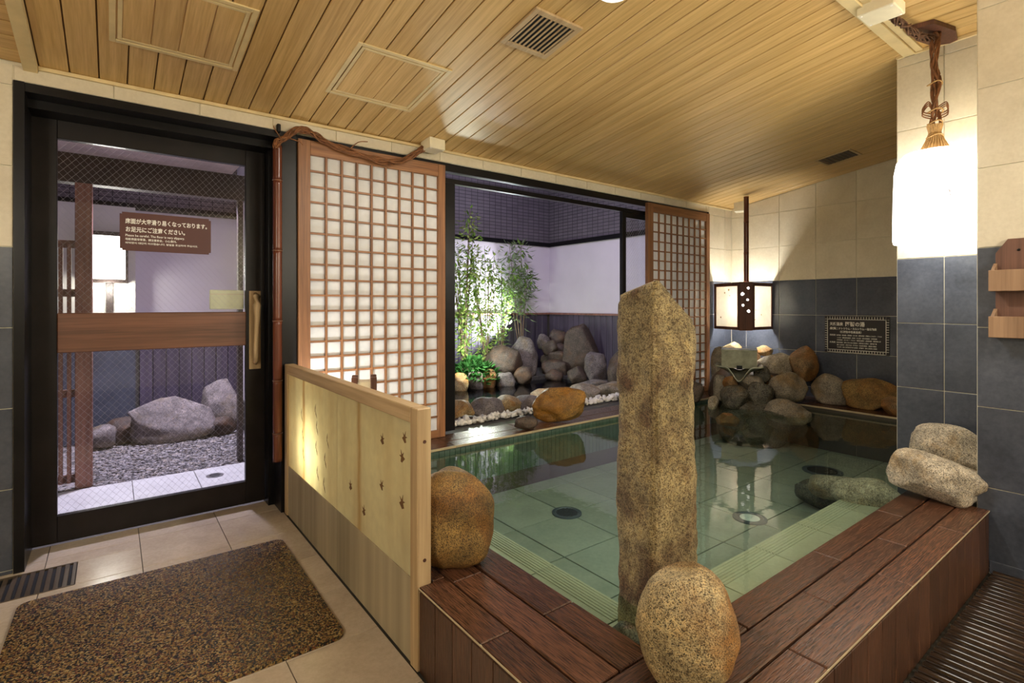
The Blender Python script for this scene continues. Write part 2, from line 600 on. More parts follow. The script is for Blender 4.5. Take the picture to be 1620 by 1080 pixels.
def text_mesh(body, size, mat, width=None, bold=0.0):
    cu = bpy.data.curves.new('text', 'FONT')
    cu.body = body
    cu.size = size
    cu.resolution_u = 2
    cu.offset = bold
    cu.extrude = 0.0004
    ob = bpy.data.objects.new('text', cu)
    COL.objects.link(ob)
    dg = bpy.context.evaluated_depsgraph_get()
    dg.update()
    me = bpy.data.meshes.new_from_object(ob.evaluated_get(dg))
    bpy.data.objects.remove(ob)
    me.materials.clear()
    me.materials.append(MATS[mat])
    if width and len(me.vertices):
        wx = max(v_.co.x for v_ in me.vertices)
        k = width / wx
        for v_ in me.vertices:
            v_.co.x *= k
    return me


# ------------------------------------------------------------------ room constants
YA = 3.217       # face of the door / shoji wall
XB = 5.592       # face of the sign wall
XC = 3.14        # face of the near right wall
ZB = 1.46        # top of the dark tile
K = 0.147        # ceiling slope
Z0 = 2.285
T = 0.3605       # wall tile pitch
CLEN = math.hypot(1, K)
CANG = math.atan(K)


def cz(y):
    return Z0 + K * (YA - y)


ROWS = [ZB + T * k for k in range(-5, 5)]


def tiles(parent, plane, u0, u1, joints, z0, z1, face, sgn, gap=0.004, th=0.006, ceil_fn=None):
    """wall tiles. plane 'x' or 'y' = normal axis, face = coordinate, sgn = side the tile stands out to"""
    us = [u0] + [j for j in sorted(joints) if u0 + 0.012 < j < u1 - 0.012] + [u1]
    zs = [z0] + [z for z in ROWS if z0 + 0.012 < z < z1 - 0.012] + [z1]
    for a, b_ in zip(us, us[1:]):
        for c, d in zip(zs, zs[1:]):
            mat = 'tile_navy' if (c + d) / 2 < ZB else 'tile_cream'
            g2 = gap / 2
            if ceil_fn:
                top_a, top_b = min(d, ceil_fn(a)), min(d, ceil_fn(b_))
                if max(top_a, top_b) - c < 0.02:
                    continue
                if abs(top_a - d) > 1e-4 or abs(top_b - d) > 1e-4:
                    ta, tb = max(top_a, c + 0.012), max(top_b, c + 0.012)
                    mb = MB()
                    poly = [(a + g2, c + g2), (b_ - g2, c + g2), (b_ - g2, tb - g2), (a + g2, ta - g2)]
                    if d - 1e-4 < tb and ta < tb - 0.001 and c < d < ceil_fn(b_):
                        pass
                    f0, f1 = sorted((face, face + sgn * th))
                    mb.prism(poly, 0 if plane == 'x' else 1, f0, f1)
                    mb.put('tile', mat, parent)
                    continue
            f0, f1 = sorted((face, face + sgn * th))
            if plane == 'x':
                lo, hi = (f0, a + g2, c + g2), (f1, b_ - g2, d - g2)
            else:
                lo, hi = (a + g2, f0, c + g2), (b_ - g2, f1, d - g2)
            bx('tile', lo, hi, mat, parent, 0.0012)


# ------------------------------------------------------------------ floor
floor = MB()
floor.box((-1.7, -2.4, -0.32), (0.84, 3.6, -0.008))
floor.box((0.84, -2.4, -0.32), (3.5, 0.60, -0.008))
floor = struct(floor.put('floor', 'grout_dark'))
PT = 0.356
fx = [0.11 + PT * k for k in range(-4, 2)]
fy = [3.285 - PT * k for k in range(-1, 7)]
fxs = [-1.5] + [x for x in fx if x > -1.5] + [0.79]
for a, b_ in zip(fxs, fxs[1:]):
    for d, c in zip(fy, fy[1:]):
        d = min(d, 3.47)
        c = max(c, 1.15)
        if b_ <= -0.13 + 1e-6 and 0:
            continue
        cut = a < -0.13 and d > 2.93 and c < 3.18
        if a > -0.62 and a < -0.20 and c > 2.9 and d < 3.3:
            bx('floor_tile', (a + .0015, 3.182, -0.008), (b_ - .0015, d - .0015, 0), 'tile_floor', floor, 0.001)
            if b_ > -0.12:
              bx('floor_tile', (-0.128, c + .0015, -0.008), (b_ - .0015, 3.180, 0), 'tile_floor', floor, 0.001)
            continue
        bx('floor_tile', (a + .0015, c + .0015, -0.008), (b_ - .0015, d - .0015, 0), 'tile_floor', floor, 0.001)

# ------------------------------------------------------------------ wall with door and shoji
wb = MB()
wb.box((-1.7, YA, -0.1), (-0.353, YA + 0.30, 2.75))
wb.box((-0.353, YA, 2.205), (5.135, YA + 0.16, 2.75))
wb.box((5.135, YA, -0.3), (XB + 0.3, YA + 0.30, 2.75))
wb.box((0.86, YA + 0.02, -0.3), (5.135, YA + 0.20, 0.255))
wall_back = struct(wb.put('wall_back', 'grout_light'))
JA = [0.005 + 0.3625 * k for k in range(-6, 17)]
tiles(wall_back, 'y', -1.6, -0.353, JA, 0.0, 2.275, YA, -1)
tiles(wall_back, 'y', -0.352, 5.135, JA, 2.206, 2.276, YA, -1)
tiles(wall_back, 'y', 5.137, XB - 0.007, JA + [5.46], 0.26, 2.276, YA, -1)

# ------------------------------------------------------------------ sign wall
wr = MB()
wr.box((XB, 0.5, -0.4), (XB + 0.2, YA + 0.3, 2.85))
wall_right = struct(wr.put('wall_right', 'grout_light'))
JB = [3.038 - 0.361 * k for k in range(-1, 8)]
tiles(wall_right, 'x', 0.62, YA - 0.007, JB, 0.20, 2.70, XB, -1, ceil_fn=lambda y: cz(y) - 0.002)

# column and near right wall
wc = MB()
wc.box((3.55, 0.60, -0.4), (XB, 1.039, 2.72))
column = struct(wc.put('wall_column', 'grout_light'))
tiles(column, 'x', 0.612, 1.038, [0.825], -0.10, 2.60, 3.55, -1)
wn = MB()
wn.box((XC, -2.4, -0.2), (3.55, 0.612, 2.75))
wall_near = struct(wn.put('wall_near', 'grout_light'))
tiles(wall_near, 'x', -0.10, 0.611, [0.611 - T * k for k in range(1, 5)], 0.0, 2.66, XC, -1)
# rest of the room behind the camera
wq = MB()
wq.box((-1.8, -2.6, -0.2), (3.6, -2.4, 2.85))
struct(wq.put('wall_front', 'tile_cream'))
wq = MB()
wq.box((-1.9, -2.6, -0.2), (-1.7, YA + 0.3, 2.85))
struct(wq.put('wall_left', 'tile_cream'))

# ------------------------------------------------------------------ ceiling
cb = MB()
YT = 0.975
poly = [(YA + 0.02, cz(YA + 0.02) + 0.010), (YT, cz(YT) + 0.010), (YT, cz(YT) + 0.12), (YA + 0.02, cz(YA + 0.02) + 0.12)]
cb.prism([(p[0], p[1]) for p in poly], 0, -1.75, XB + 0.05)
cb.box((-1.75, -2.45, 2.625), (XB + 0.05, YT, 2.74))
ceiling = struct(cb.put('ceiling', 'ceiling_groove'))
BP = 0.1085
L = (YA - YT) * CLEN
bm_ = box_mesh((BP - 0.006, L - 0.004, 0.012), 'ceiling_wood', 0.002)
yc = (YA + YT) / 2
x = -0.268
while x < XB - 0.02:
    x1 = min(x + BP, XB - 0.008)
    me = bm_ if x1 - x > BP - 0.001 else box_mesh((x1 - x - 0.006, L - 0.004, 0.012), 'ceiling_wood', 0.002)
    put('board', me, ceiling, ((x + x1) / 2, yc, cz(yc) + 0.006), (-CANG, 0, 0))
    x = x1
for k in range(9):
    yy = YA - 0.06 - k * BP
    put('board', box_mesh((1.38, BP - 0.006, 0.012), 'ceiling_wood_x', 0.002), ceiling, (-1.01, yy, cz(yy) + 0.006), (-CANG, 0, 0))
for k in range(13):
    xx = 3.545 - BP * (k + 0.5)
    bx('board', (xx - BP / 2 + .003, -0.2, 2.613), (xx + BP / 2 - .003, YT - 0.002, 2.625), 'ceiling_wood', ceiling, 0.002)
cbat = put('batten', box_mesh((0.05, L, 0.035), 'trim_wood', 0.002), ceiling, (-0.295, yc, cz(yc) - 0.012), (-CANG, 0, 0))
bx('batten', (2.2, YT - 0.025, 2.592), (3.55, YT + 0.03, 2.63), 'trim_wood', ceiling, 0.002)
bx('batten', (2.2, YT - 0.060, 2.602), (3.55, YT - 0.027, 2.63), 'trim_wood', ceiling, 0.002)
tr = struct(bx('trim_1', (-0.27, YA - 0.022, 2.268), (XB - 0.008, YA - 0.007, 2.286), 'trim_wood', None, 0.002))
tr = struct(bx('trim_2', (3.536, 0.612, 2.592), (3.549, 1.04, 2.612), 'trim_wood', None, 0.002))


def on_ceiling(px, py):
    return (px, py, cz(py))


def ceiling_frame(name, label, cat, x0, x1, y0, y1, parts):
    t = thing(name, label, cat, on_ceiling((x0 + x1) / 2, (y0 + y1) / 2))
    t.rotation_euler = (-CANG, 0, 0)
    hx, hy = (x1 - x0) / 2, (y1 - y0) / 2 * CLEN
    parts(t, hx, hy)
    return t


def frame4(t, name, hx, hy, wd, mat, z0, z1):
    for s in (-1, 1):
        lo, hi = sorted((s * hx, s * (hx - wd)))
        bx(name, (lo, -hy, z0), (hi, hy, z1), mat, t, 0.0015)
        lo, hi = sorted((s * hy, s * (hy - wd)))
        bx(name, (-hx + wd, lo, z0), (hx - wd, hi, z1), mat, t, 0.0015)


def hatch(t, hx, hy):
    frame4(t, 'outer_frame', hx, hy, 0.022, 'trim_wood', -0.006, 0.001)
    frame4(t, 'inner_frame', hx - 0.028, hy - 0.028, 0.016, 'trim_wood', -0.005, 0.001)
    n = 4
    wd = (2 * hx - 0.088) / n
    for k in range(n):
        xx = -hx + 0.044 + wd * k
        bx('panel_board', (xx + .002, -hy + .044, -0.004), (xx + wd - .002, hy - .044, 0.001), 'ceiling_wood', t, 0.001)


def ac_vent(t, hx, hy):
    frame4(t, 'frame', hx, hy, 0.028, 'pale_wood_y', -0.012, 0.001)
    bx('dark_back', (-hx + .026, -hy + .026, -0.004), (hx - .026, hy - .026, 0.0008), 'drain_slot', t)
    n = 9
    for k in range(n):
        xx = -hx + 0.028 + (2 * hx - 0.056) * (k + 0.5) / n
        o = put('slat', box_mesh((0.009, 2 * hy - 0.06, 0.004), 'pale_wood_y', 0.0008), t, (xx, 0, -0.008), (0, R(10), 0))


def small_vent(t, hx, hy):
    frame4(t, 'frame', hx, hy, 0.020, 'pale_wood_y', -0.008, 0.001)
    bx('dark_back', (-hx + .019, -hy + .019, -0.003), (hx - .019, hy - .019, 0.0008), 'grout_dark', t)
    for k in range(7):
        yy = -hy + 0.02 + (2 * hy - 0.04) * (k + 0.5) / 7
        bx('slat', (-hx + .02, yy - .004, -0.006), (hx - .02, yy + .004, -0.003), 'brown_wood', t)


ceiling_frame('ceiling_hatch', 'square ceiling hatch above the glass door, cut by the top edge', 'hatch', -0.012, 0.482, 2.343, 2.838, hatch)
ceiling_frame('ceiling_hatch', 'square ceiling hatch above the large shoji screen, near the cream box', 'hatch', 0.90, 1.398, 2.34, 2.825, hatch)
ceiling_frame('air_vent', 'square wood-framed ceiling grille with dark slots between pale slats', 'vent', 1.466, 1.751, 1.746, 2.018, ac_vent)
ceiling_frame('air_vent', 'small dark ceiling vent close to the tiled sign wall', 'vent', 4.86, 5.13, 1.75, 2.026, small_vent)

# globe lamp on the slope above the pool (only its lower edge is in view)
gl = thing('ceiling_lamp', 'white glass dome ceiling lamp at the top edge of the picture', 'lamp', on_ceiling(1.66, 1.47))
mb = MB(); mb.lathe([(0.0, 0.004), (0.06, 0.004), (0.06, -0.014), (0.0, -0.014)], 24)
mb.put('mount', 'white_plastic', gl)
mb = MB(); mb.lathe([(0.085 * math.cos(R(a)), -0.016 - 0.05 * math.sin(R(a))) for a in range(0, 91, 10)], 32)
mb.put('dome', 'dome_glow', gl, smooth=True)

# unseen pendant lamps added behind the camera to fill room and ceiling with light
for lx, ly, lab in ((2.35, -0.95, 'added white drum pendant fill lamp over the slatted floor behind the camera'), (-1.15, 0.25, 'added white drum pendant fill lamp left of the camera'), (1.75, -1.75, 'added white drum pendant fill lamp at the rear of the room')):
    zc_ = min(2.613, cz(ly))
    t = thing('pendant_lamp', lab, 'lamp', (lx, ly, 1.62), 0, 'added fill pendant lamps')
    mb = MB(); mb.lathe([(0.0, 0.0), (0.172, 0.0), (0.176, 0.02), (0.170, 0.36), (0.130, 0.455), (0.0, 0.474)], 32)
    mb.put('shade', 'shade_glow_fill', t, smooth=True)
    mb = MB(); mb.tube([(0, 0, 0.47), (0, 0, zc_ - 1.62)], 0.02, 8)
    mb.put('cord', 'vine_bark', t)

# ------------------------------------------------------------------ pool shell
ZL = 0.28          # ledge top
XI, YI = 1.14, 0.88   # inner ledge edges
XR, YB = 5.09, 2.945  # right / back water edges
ZW = 0.245         # water
ZBEN = 0.13
ZF = -0.10
ps = MB()
ps.box((XI - 0.02, YI - 0.02, ZF - 0.15), (XB, YA + 0.02, ZF - 0.006))
pool_floor = struct(ps.put('floor_pool', 'grout_pool'), 'green tiled bottom of the indoor pool under the water')
PP = 0.405
pxs = [1.45] + [1.855 + PP * k for k in range(0, 8)] + [XR]
pys = [1.20] + [1.985 - PP + 0.0 + PP * k for k in range(0, 4)] + [YB]
pxs = [x for x in pxs if x < XR - 0.02] + [XR]
pys = [y for y in sorted(set(round(y, 4) for y in pys)) if y <= YB]
for a, b_ in zip(pxs, pxs[1:]):
    for c, d in zip(pys, pys[1:]):
        bx('pool_tile', (a + .004, c + .004, ZF - 0.006), (b_ - .004, d - .004, ZF), 'tile_pool', pool_floor, 0.001)
# benches under water along the two near ledges
bench = MB()
bench.box((XI, YI, ZF - .01), (1.45, YB, ZBEN - 0.006))
bench.box((1.45, YI, ZF - .01), (3.56, 1.20, ZBEN - 0.006))
bench = struct(bench.put('floor_pool_bench', 'grout_pool'), 'pale submerged bench step around the pool under the water')


def bench_tile(x0, x1, y0, y1, nose):
    bx('bench_tile', (x0 + .003, y0 + .003, ZBEN - 0.006), (x1 - .003, y1 - .003, ZBEN), 'tile_pool_edge', bench, 0.001)


yy = 1.20 - 0.0
k = 0
xs_ = [1.45 + 0.405 * i for i in range(0, 6)] + [3.55]
for a, b_ in zip(xs_, xs_[1:]):
    bench_tile(a, b_, YI, 1.20, 'y')
    for j in range(7):
        bx('nosing_rib', (a + .004, 1.095 + j * .0145, ZBEN), (b_ - .004, 1.095 + j * .0145 + .006, ZBEN + .003), 'tile_pool_edge', bench)
ys_ = [YI] + [1.20 + 0.0 + 0.405 * i for i in range(0, 5)] + [YB]
ys_ = [y for y in ys_ if y < YB - 0.02] + [YB]
for c, d in zip(ys_, ys_[1:]):
    bench_tile(XI, 1.45, c, d, 'x')
    for j in range(7):
        if d > 1.25:
            bx('nosing_rib', (1.345 + j * .0145, c + .004, ZBEN), (1.345 + j * .0145 + .006, d - .004, ZBEN + .003), 'tile_pool_edge', bench)

# back and right copings
cp = MB()
cp.box((XI, YB + 0.004, -0.25), (XB, YA + 0.03, ZL - 0.012))
cp.box((XR + 0.004, 1.0, -0.25), (XB, YB + 0.004, ZL - 0.012))
coping = struct(cp.put('trim_3', 'plank_grout'), 'dark wooden coping along the back and right pool edge')
coping['category'] = 'coping'
for k in range(7):
    a = XI + 0.645 * k
    b_ = min(a + 0.645, XB)
    if a < XB - .05:
        bx('coping_plank', (a + .002, YB + 0.012, ZL - 0.014), (b_ - .002, YB + 0.132, ZL), 'plank_x', coping, 0.002)
        bx('coping_plank', (a + .002, YB + 0.136, ZL - 0.014), (b_ - .002, YA + 0.03, ZL), 'plank_x', coping, 0.002)
        bx('edge_strip', (a + .001, YB - 0.004, ZL - 0.012), (b_ - .001, YB + 0.010, ZL + 0.001), 'edge_metal', coping, 0.001)
for k in range(4):
    a = 1.0 + 0.645 * k
    b_ = min(a + 0.645, YB)
    if b_ - a > .05:
        bx('coping_plank', (XR + 0.012, a + .002, ZL - 0.014), (XR + 0.25, b_ - .002, ZL), 'plank_y', coping, 0.002)
        bx('coping_plank', (XR + 0.254, a + .002, ZL - 0.014), (XB - 0.008, b_ - .002, ZL), 'plank_y', coping, 0.002)
        bx('edge_strip', (XR - 0.004, a + .001, ZL - 0.012), (XR + 0.010, b_ - .001, ZL + 0.001), 'edge_metal', coping, 0.001)
# small dark mosaic on the pool's back wall
for k in range(0, 98):
    xx = XI + 0.04 * k
    if xx < XR - 0.05:
        bx('mosaic_tile', (xx + .0015, YB - 0.002, 0.02), (xx + .0385, YB + .003, ZL - 0.016), 'tile_pool_dark', coping)

# front ledges: core + planks
lc = MB()
lc.box((0.805, 0.578, -0.30), (XI - 0.004, 1.545, ZL - 0.014))
lc.box((0.85, 1.545, -0.30), (XI - 0.004, YA, ZL - 0.014))
lc.box((XI - 0.004, 0.578, -0.30), (3.13, YI - 0.004, ZL - 0.014))
lc.box((3.13, 0.615, -0.30), (3.55, YI - 0.004, ZL - 0.014))
ledge = tag(lc.put('pool_ledge', 'plank_grout'), 'dark brown plank-tiled ledge around the near side of the pool', 'ledge')
PW = 0.1035
# right ledge rows (along x)
rows = [(0.568, 0.670), (0.6745, 0.7745), (0.779, 0.88)]
for r_, (y0, y1) in enumerate(rows):
    x = 0.796 if r_ != 1 else 0.796 - 0.3225
    while x < 3.54:
        a, b_ = max(x, 0.796), min(x + 0.645, 3.545 if r_ > 0 else XC - 0.008)
        if r_ == 0 and b_ <= a:
            break
        if b_ - a > 0.03:
            if y0 < 0.62:
                b_ = min(b_, XC - 0.008)
            bx('plank', (a + .002, y0, ZL - 0.016), (b_ - .002, y1 - .002, ZL), 'plank_x', ledge, 0.003)
        x += 0.645
# left ledge rows (along y)
cols = [(0.795, 0.8975), (0.902, 1.0165), (1.021, XI)]
for r_, (x0, x1) in enumerate(cols):
    y = 1.18 - 0.645 if r_ != 1 else 1.499 - 0.645
    while y < YA - 0.03:
        a, b_ = max(y, 0.882), min(y + 0.645, YA - 0.012)
        if b_ - a > 0.03:
            if r_ == 0:
                if a < 1.545 < b_:
                    bx('plank', (x0, a + .002, ZL - 0.016), (x1 - .002, 1.543, ZL), 'plank_y', ledge, 0.003)
                    a = 1.547
                if a >= 1.545:
                    bx('plank', (0.852, a + .002, ZL - 0.016), (x1 - .002, b_ - .002, ZL), 'plank_y', ledge, 0.003)
                else:
                    bx('plank', (x0, a + .002, ZL - 0.016), (x1 - .002, b_ - .002, ZL), 'plank_y', ledge, 0.003)
            else:
                bx('plank', (x0, a + .002, ZL - 0.016), (x1 - .002, b_ - .002, ZL), 'plank_y', ledge, 0.003)
        y += 0.645
# upright face planks
FW = 0.104
for k in range(10):
    y1 = 1.543 - FW * k
    y0 = max(y1 - FW, 0.572)
    if y1 - y0 > 0.02:
        bx('face_plank', (0.797, y0 + .0015, 0.0), (0.806, y1 - .0015, ZL - 0.019), 'plank_z', ledge, 0.001)
FX = 0.1135
for k in range(24):
    x0 = 0.80 + FX * k
    x1 = min(x0 + FX, XC - 0.01)
    if x1 - x0 > 0.02:
        bx('face_plank', (x0 + .0015, 0.569, 0.0), (x1 - .0015, 0.579, ZL - 0.019), 'plank_z', ledge, 0.001)
# pale edge strips
bx('edge_strip', (0.7935, 0.565, ZL - 0.008), (0.797, 1.543, ZL - 0.003), 'edge_metal', ledge)
bx('edge_strip', (0.797, 0.5665, ZL - 0.008), (XC - 0.008, 0.569, ZL - 0.003), 'edge_metal', ledge)

# water
wm = bpy.data.meshes.new('water')
bmw = bmesh.new()
bmesh.ops.create_grid(bmw, x_segments=2, y_segments=2, size=0.5)
bmw.to_mesh(wm); bmw.free()
for v_ in wm.vertices:
    v_.co = (XI - 0.003 + (v_.co.x + .5) * (XB - 0.02 - XI), YI - 0.003 + (v_.co.y + .5) * (YB + 0.002 - YI), ZW)
wm.materials.append(MATS['water'])
pw = tag(put('pool_water', wm), 'clear green hot-spring water filling the tiled indoor pool', 'water')
pw['kind'] = 'stuff'


# drains
def drain(name, label, x, y, r, kind):
    t = thing(name, label, 'drain', (x, y, ZF))
    mb = MB(); mb.lathe([(0.0, 0.0), (r, 0.0), (r, 0.008), (r * 0.80, 0.011), (r * 0.76, 0.006), (0.0, 0.006)], 36)
    mb.put('ring', 'drain_metal', t)
    if kind == 'slot':
        for k in range(-4, 5):
            h = math.sqrt(max(0.0, (r * 0.72) ** 2 - (k * r * 0.155) ** 2))
            bx('slot', (-h, k * r * 0.155 - r * .04, 0.0055), (h, k * r * 0.155 + r * .04, 0.0072), 'drain_slot', t)
    elif kind == 'jet':
        mb = MB(); mb.lathe([(0.0, 0.009), (r * 0.12, 0.012), (r * 0.16, 0.008), (r * 0.58, 0.0075), (r * 0.58, 0.006)], 32)
        mb.put('inlet', 'jet_white', t)
    else:
        mb = MB(); mb.lathe([(0.0, 0.010), (r * 0.75, 0.0095), (r * 0.75, 0.006)], 32)
        mb.put('lid', 'drain_slot', t)
    return t


drain('floor_drain', 'round slotted drain on the pool floor left of the stone pillar', 2.255, 2.39, 0.092, 'slot')
drain('floor_drain', 'round dark-rimmed inlet with pale centre on pool floor right of the pillar', 3.085, 1.655, 0.098, 'jet')
drain('floor_drain', 'plain dark round lid on the pool floor near the tiled column', 4.41, 1.78, 0.14, 'lid')

# ------------------------------------------------------------------ rocks
ICO = {}


def ico(sub):
    if sub not in ICO:
        bm = bmesh.new()
        bmesh.ops.create_icosphere(bm, subdivisions=sub, radius=1.0)
        ICO[sub] = ([v_.co.normalized() for v_ in bm.verts], [tuple(v_.index for v_ in f.verts) for f in bm.faces])
        bm.free()
    return ICO[sub]


def rock(name, label, cat, c, dims, az, mat, seed, n=2.5, amp=0.10, cuts=3, cutd=0.82, sub=4, tilt=0.0, tilt2=0.0, group=None, taper=0.0, bot=0.9):
    """boulder whose bounding box is dims (width facing the view, depth, height), centre c"""
    rnd = random.Random(seed)
    vs, fs = ico(sub)
    off = Vector((rnd.uniform(-50, 50), rnd.uniform(-50, 50), rnd.uniform(-50, 50)))
    planes = []
    for _ in range(cuts):
        d = Vector((rnd.uniform(-1, 1), rnd.uniform(-1, 1), rnd.uniform(-0.7, 1))).normalized()
        planes.append((d, rnd.uniform(cutd - 0.08, cutd + 0.10)))
    pts = []
    for v_ in vs:
        l = (abs(v_.x) ** n + abs(v_.y) ** n + abs(v_.z) ** n) ** (1 / n)
        p = v_ / l
        s = 1 + amp * noise.noise(v_ * 1.3 + off) * 1.7 + amp * 0.6 * noise.noise(v_ * 3.1 + off) + amp * 0.22 * noise.noise(v_ * 8 + off) + amp * 0.10 * noise.noise(v_ * 19 + off)
        p = p * s
        for d, h in planes:
            t = p.dot(d) - h
            if t > 0:
                p = p - d * (t * 0.95)
        if taper:
            k = 1 - taper * max(0.0, p.z)
            p = Vector((p.x * k, p.y * k, p.z))
        if p.z < -bot:
            p.z = -bot + (p.z + bot) * 0.15
        pts.append(p)
    rot = Matrix.Rotation(R(tilt), 3, 'Y') @ Matrix.Rotation(R(tilt2), 3, 'X')
    pts = [rot @ Vector((p.x * dims[0], p.y * dims[1], p.z * dims[2])) for p in pts]
    lo = [min(p[i] for p in pts) for i in range(3)]
    hi = [max(p[i] for p in pts) for i in range(3)]
    out = []
    for p in pts:
        q = [((p[i] - lo[i]) / (hi[i] - lo[i]) - 0.5) * dims[i] for i in range(3)]
        out.append((q[0], q[1], q[2] + dims[2] / 2))
    me = bpy.data.meshes.new('rock')
    me.from_pydata(out, [], fs)
    me.materials.append(MATS[mat])
    me.polygons.foreach_set('use_smooth', [True] * len(me.polygons))
    o = put(name, me, None, (c[0], c[1], c[2] - dims[2] / 2), (0, 0, R(az)))
    return tag(o, label, cat, group)


# large boulders on the ledges
rock('boulder', 'egg-shaped speckled boulder with rust streak in front of the pillar', 'rock', (1.116, 0.758, 0.418), (0.242, 0.22, 0.284), -56, 'granite_tan', 11, 2.2, 0.05, 1, 0.92, 5, taper=0.10)
rock('boulder', 'large golden speckled boulder beside the end of the wooden panel', 'rock', (0.992, 1.640, 0.442), (0.285, 0.285, 0.330), -31, 'granite_gold', 5, 2.7, 0.06, 2, 0.93, 5)
rock('boulder', 'long pale granite boulder on the ledge end below another stone', 'rock', (3.115, 0.757, 0.385), (0.385, 0.26, 0.225), -76, 'granite_pale', 23, 2.5, 0.10, 3, 0.88, 5, tilt=12, bot=0.8)
rock('boulder', 'squarish pale granite stone stacked on the boulder against the column', 'rock', (3.385, 0.772, 0.435), (0.325, 0.235, 0.315), -77, 'granite_pale', 31, 3.2, 0.07, 3, 0.9, 5)

# standing stone pillar
def pillar():
    # horizontal sections: (z, half width left, half width right, front, back, x shift)
    nz, na = 90, 72
    vs, fs = [], []
    base = Vector((1.421, 1.080, 0))
    rgt = Vector((math.cos(-VIEW - 0.12), math.sin(-VIEW - 0.12), 0))
    fwd = Vector((-rgt.y, rgt.x, 0))
    H0, H1 = -0.10, 1.275
    sect = [(-0.120, 0.04), (-0.118, -0.010), (-0.030, -0.125), (-0.012, -0.125), (0.098, -0.060), (0.120, 0.00), (0.100, 0.08), (-0.09, 0.10)]
    # densify
    poly = []
    for i in range(len(sect)):
        a, b_ = Vector(sect[i]), Vector(sect[(i + 1) % len(sect)])
        m_ = na // len(sect)
        for k in range(m_):
            poly.append(a.lerp(b_, k / m_))
    na = len(poly)
    for i in range(nz + 1):
        t = i / nz
        z = H0 + (H1 - H0) * t
        for p in poly:
            sx = 1.0 + 0.10 * (1 - t) * (1 if p.x > 0 else 0.0)
            px, py = p.x * sx, p.y
            zz = z
            # sloping top: ridge near px=-0.01, falls to both sides
            top = 1.275 - (max(0, px + 0.01) * 1.05 + max(0, -0.02 - px) * 0.42)
            zz = min(z, H0 + (top - H0) * min(1, t * 1.0))
            zz = H0 + (top - H0) * t
            q = Vector((px * 9, py * 9, zz * 6))
            d = 0.010 * noise.noise(q * 0.7) + 0.006 * noise.noise(q * 2.2) + 0.005 * noise.noise(Vector((px * 60, py * 60, zz * 8))) + 0.003 * noise.noise(Vector((px * 90, py * 90, zz * 60)))
            k = 1 + d / 0.11
            if t > 0.985:
                k *= 0.93
            if zz < 0.42 and px > 0.03:
                k *= 1 - 0.25 * max(0, (0.42 - zz)) * 1.2
            w_ = base + rgt * (px * k) + fwd * (py * k)
            vs.append((w_.x - base.x, w_.y - base.y, zz - H0))
    for i in range(nz):
        for j in range(na):
            j2 = (j + 1) % na
            fs.append((i * na + j, i * na + j2, (i + 1) * na + j2, (i + 1) * na + j))
    c0 = len(vs)
    vs.append((0, 0, 0))
    pk = sum((vs[nz * na + j][2] for j in range(na))) / na
    vs.append((rgt.x * -0.01, rgt.y * -0.01, 1.275 - H0 + 0.004))
    for j in range(na):
        j2 = (j + 1) % na
        fs.append((c0, j2, j))
        fs.append((c0 + 1, nz * na + j, nz * na + j2))
    me = bpy.data.meshes.new('pillar')
    me.from_pydata(vs, [], fs)
    me.materials.append(MATS['stone_pillar'])
    me.polygons.foreach_set('use_smooth', [True] * len(me.polygons))
    return tag(put('standing_stone', me, None, (base.x, base.y, H0)), 'tall rough standing stone pillar rising from the pool', 'rock')


pillar()

# stones under water near the column
rock('boulder', 'flat pale stone under water beside the column, nearer the ledge', 'rock', (3.30, 1.10, 0.16), (0.36, 0.22, 0.16), -68, 'granite_pale', 41, 2.5, 0.08, 2, 0.85, 4)
rock('boulder', 'smaller flat stone under water behind, next to the column', 'rock', (3.42, 1.30, 0.12), (0.30, 0.18, 0.14), -68, 'granite_grey', 43, 2.5, 0.08, 2, 0.85, 4)
rock('boulder', 'dark rounded stone on the pool floor left of the pale sunken stones', 'rock', (3.62, 1.46, -0.01), (0.32, 0.24, 0.18), -68, 'stone_wet', 44, 2.4, 0.08, 2, 0.85, 4)
rock('boulder', 'small dark wet stone at the foot of the pillar in the water', 'rock', (1.22, 1.03, 0.19), (0.12, 0.10, 0.12), -50, 'stone_wet', 45, 2.4, 0.1, 3, 0.8, 3)

# boulders at the garden opening
rock('boulder', 'big smooth amber boulder on the coping at the garden opening', 'rock', (2.802, 3.060, 0.418), (0.425, 0.22, 0.276), -43, 'stone_amber', 51, 2.2, 0.12, 2, 0.85, 5, tilt=-8)
rock('boulder', 'small flat grey-brown stone left of the amber boulder', 'rock', (2.437, 3.020, 0.330), (0.175, 0.11, 0.10), -39, 'stone_brown', 52, 2.3, 0.12, 3, 0.8, 4)

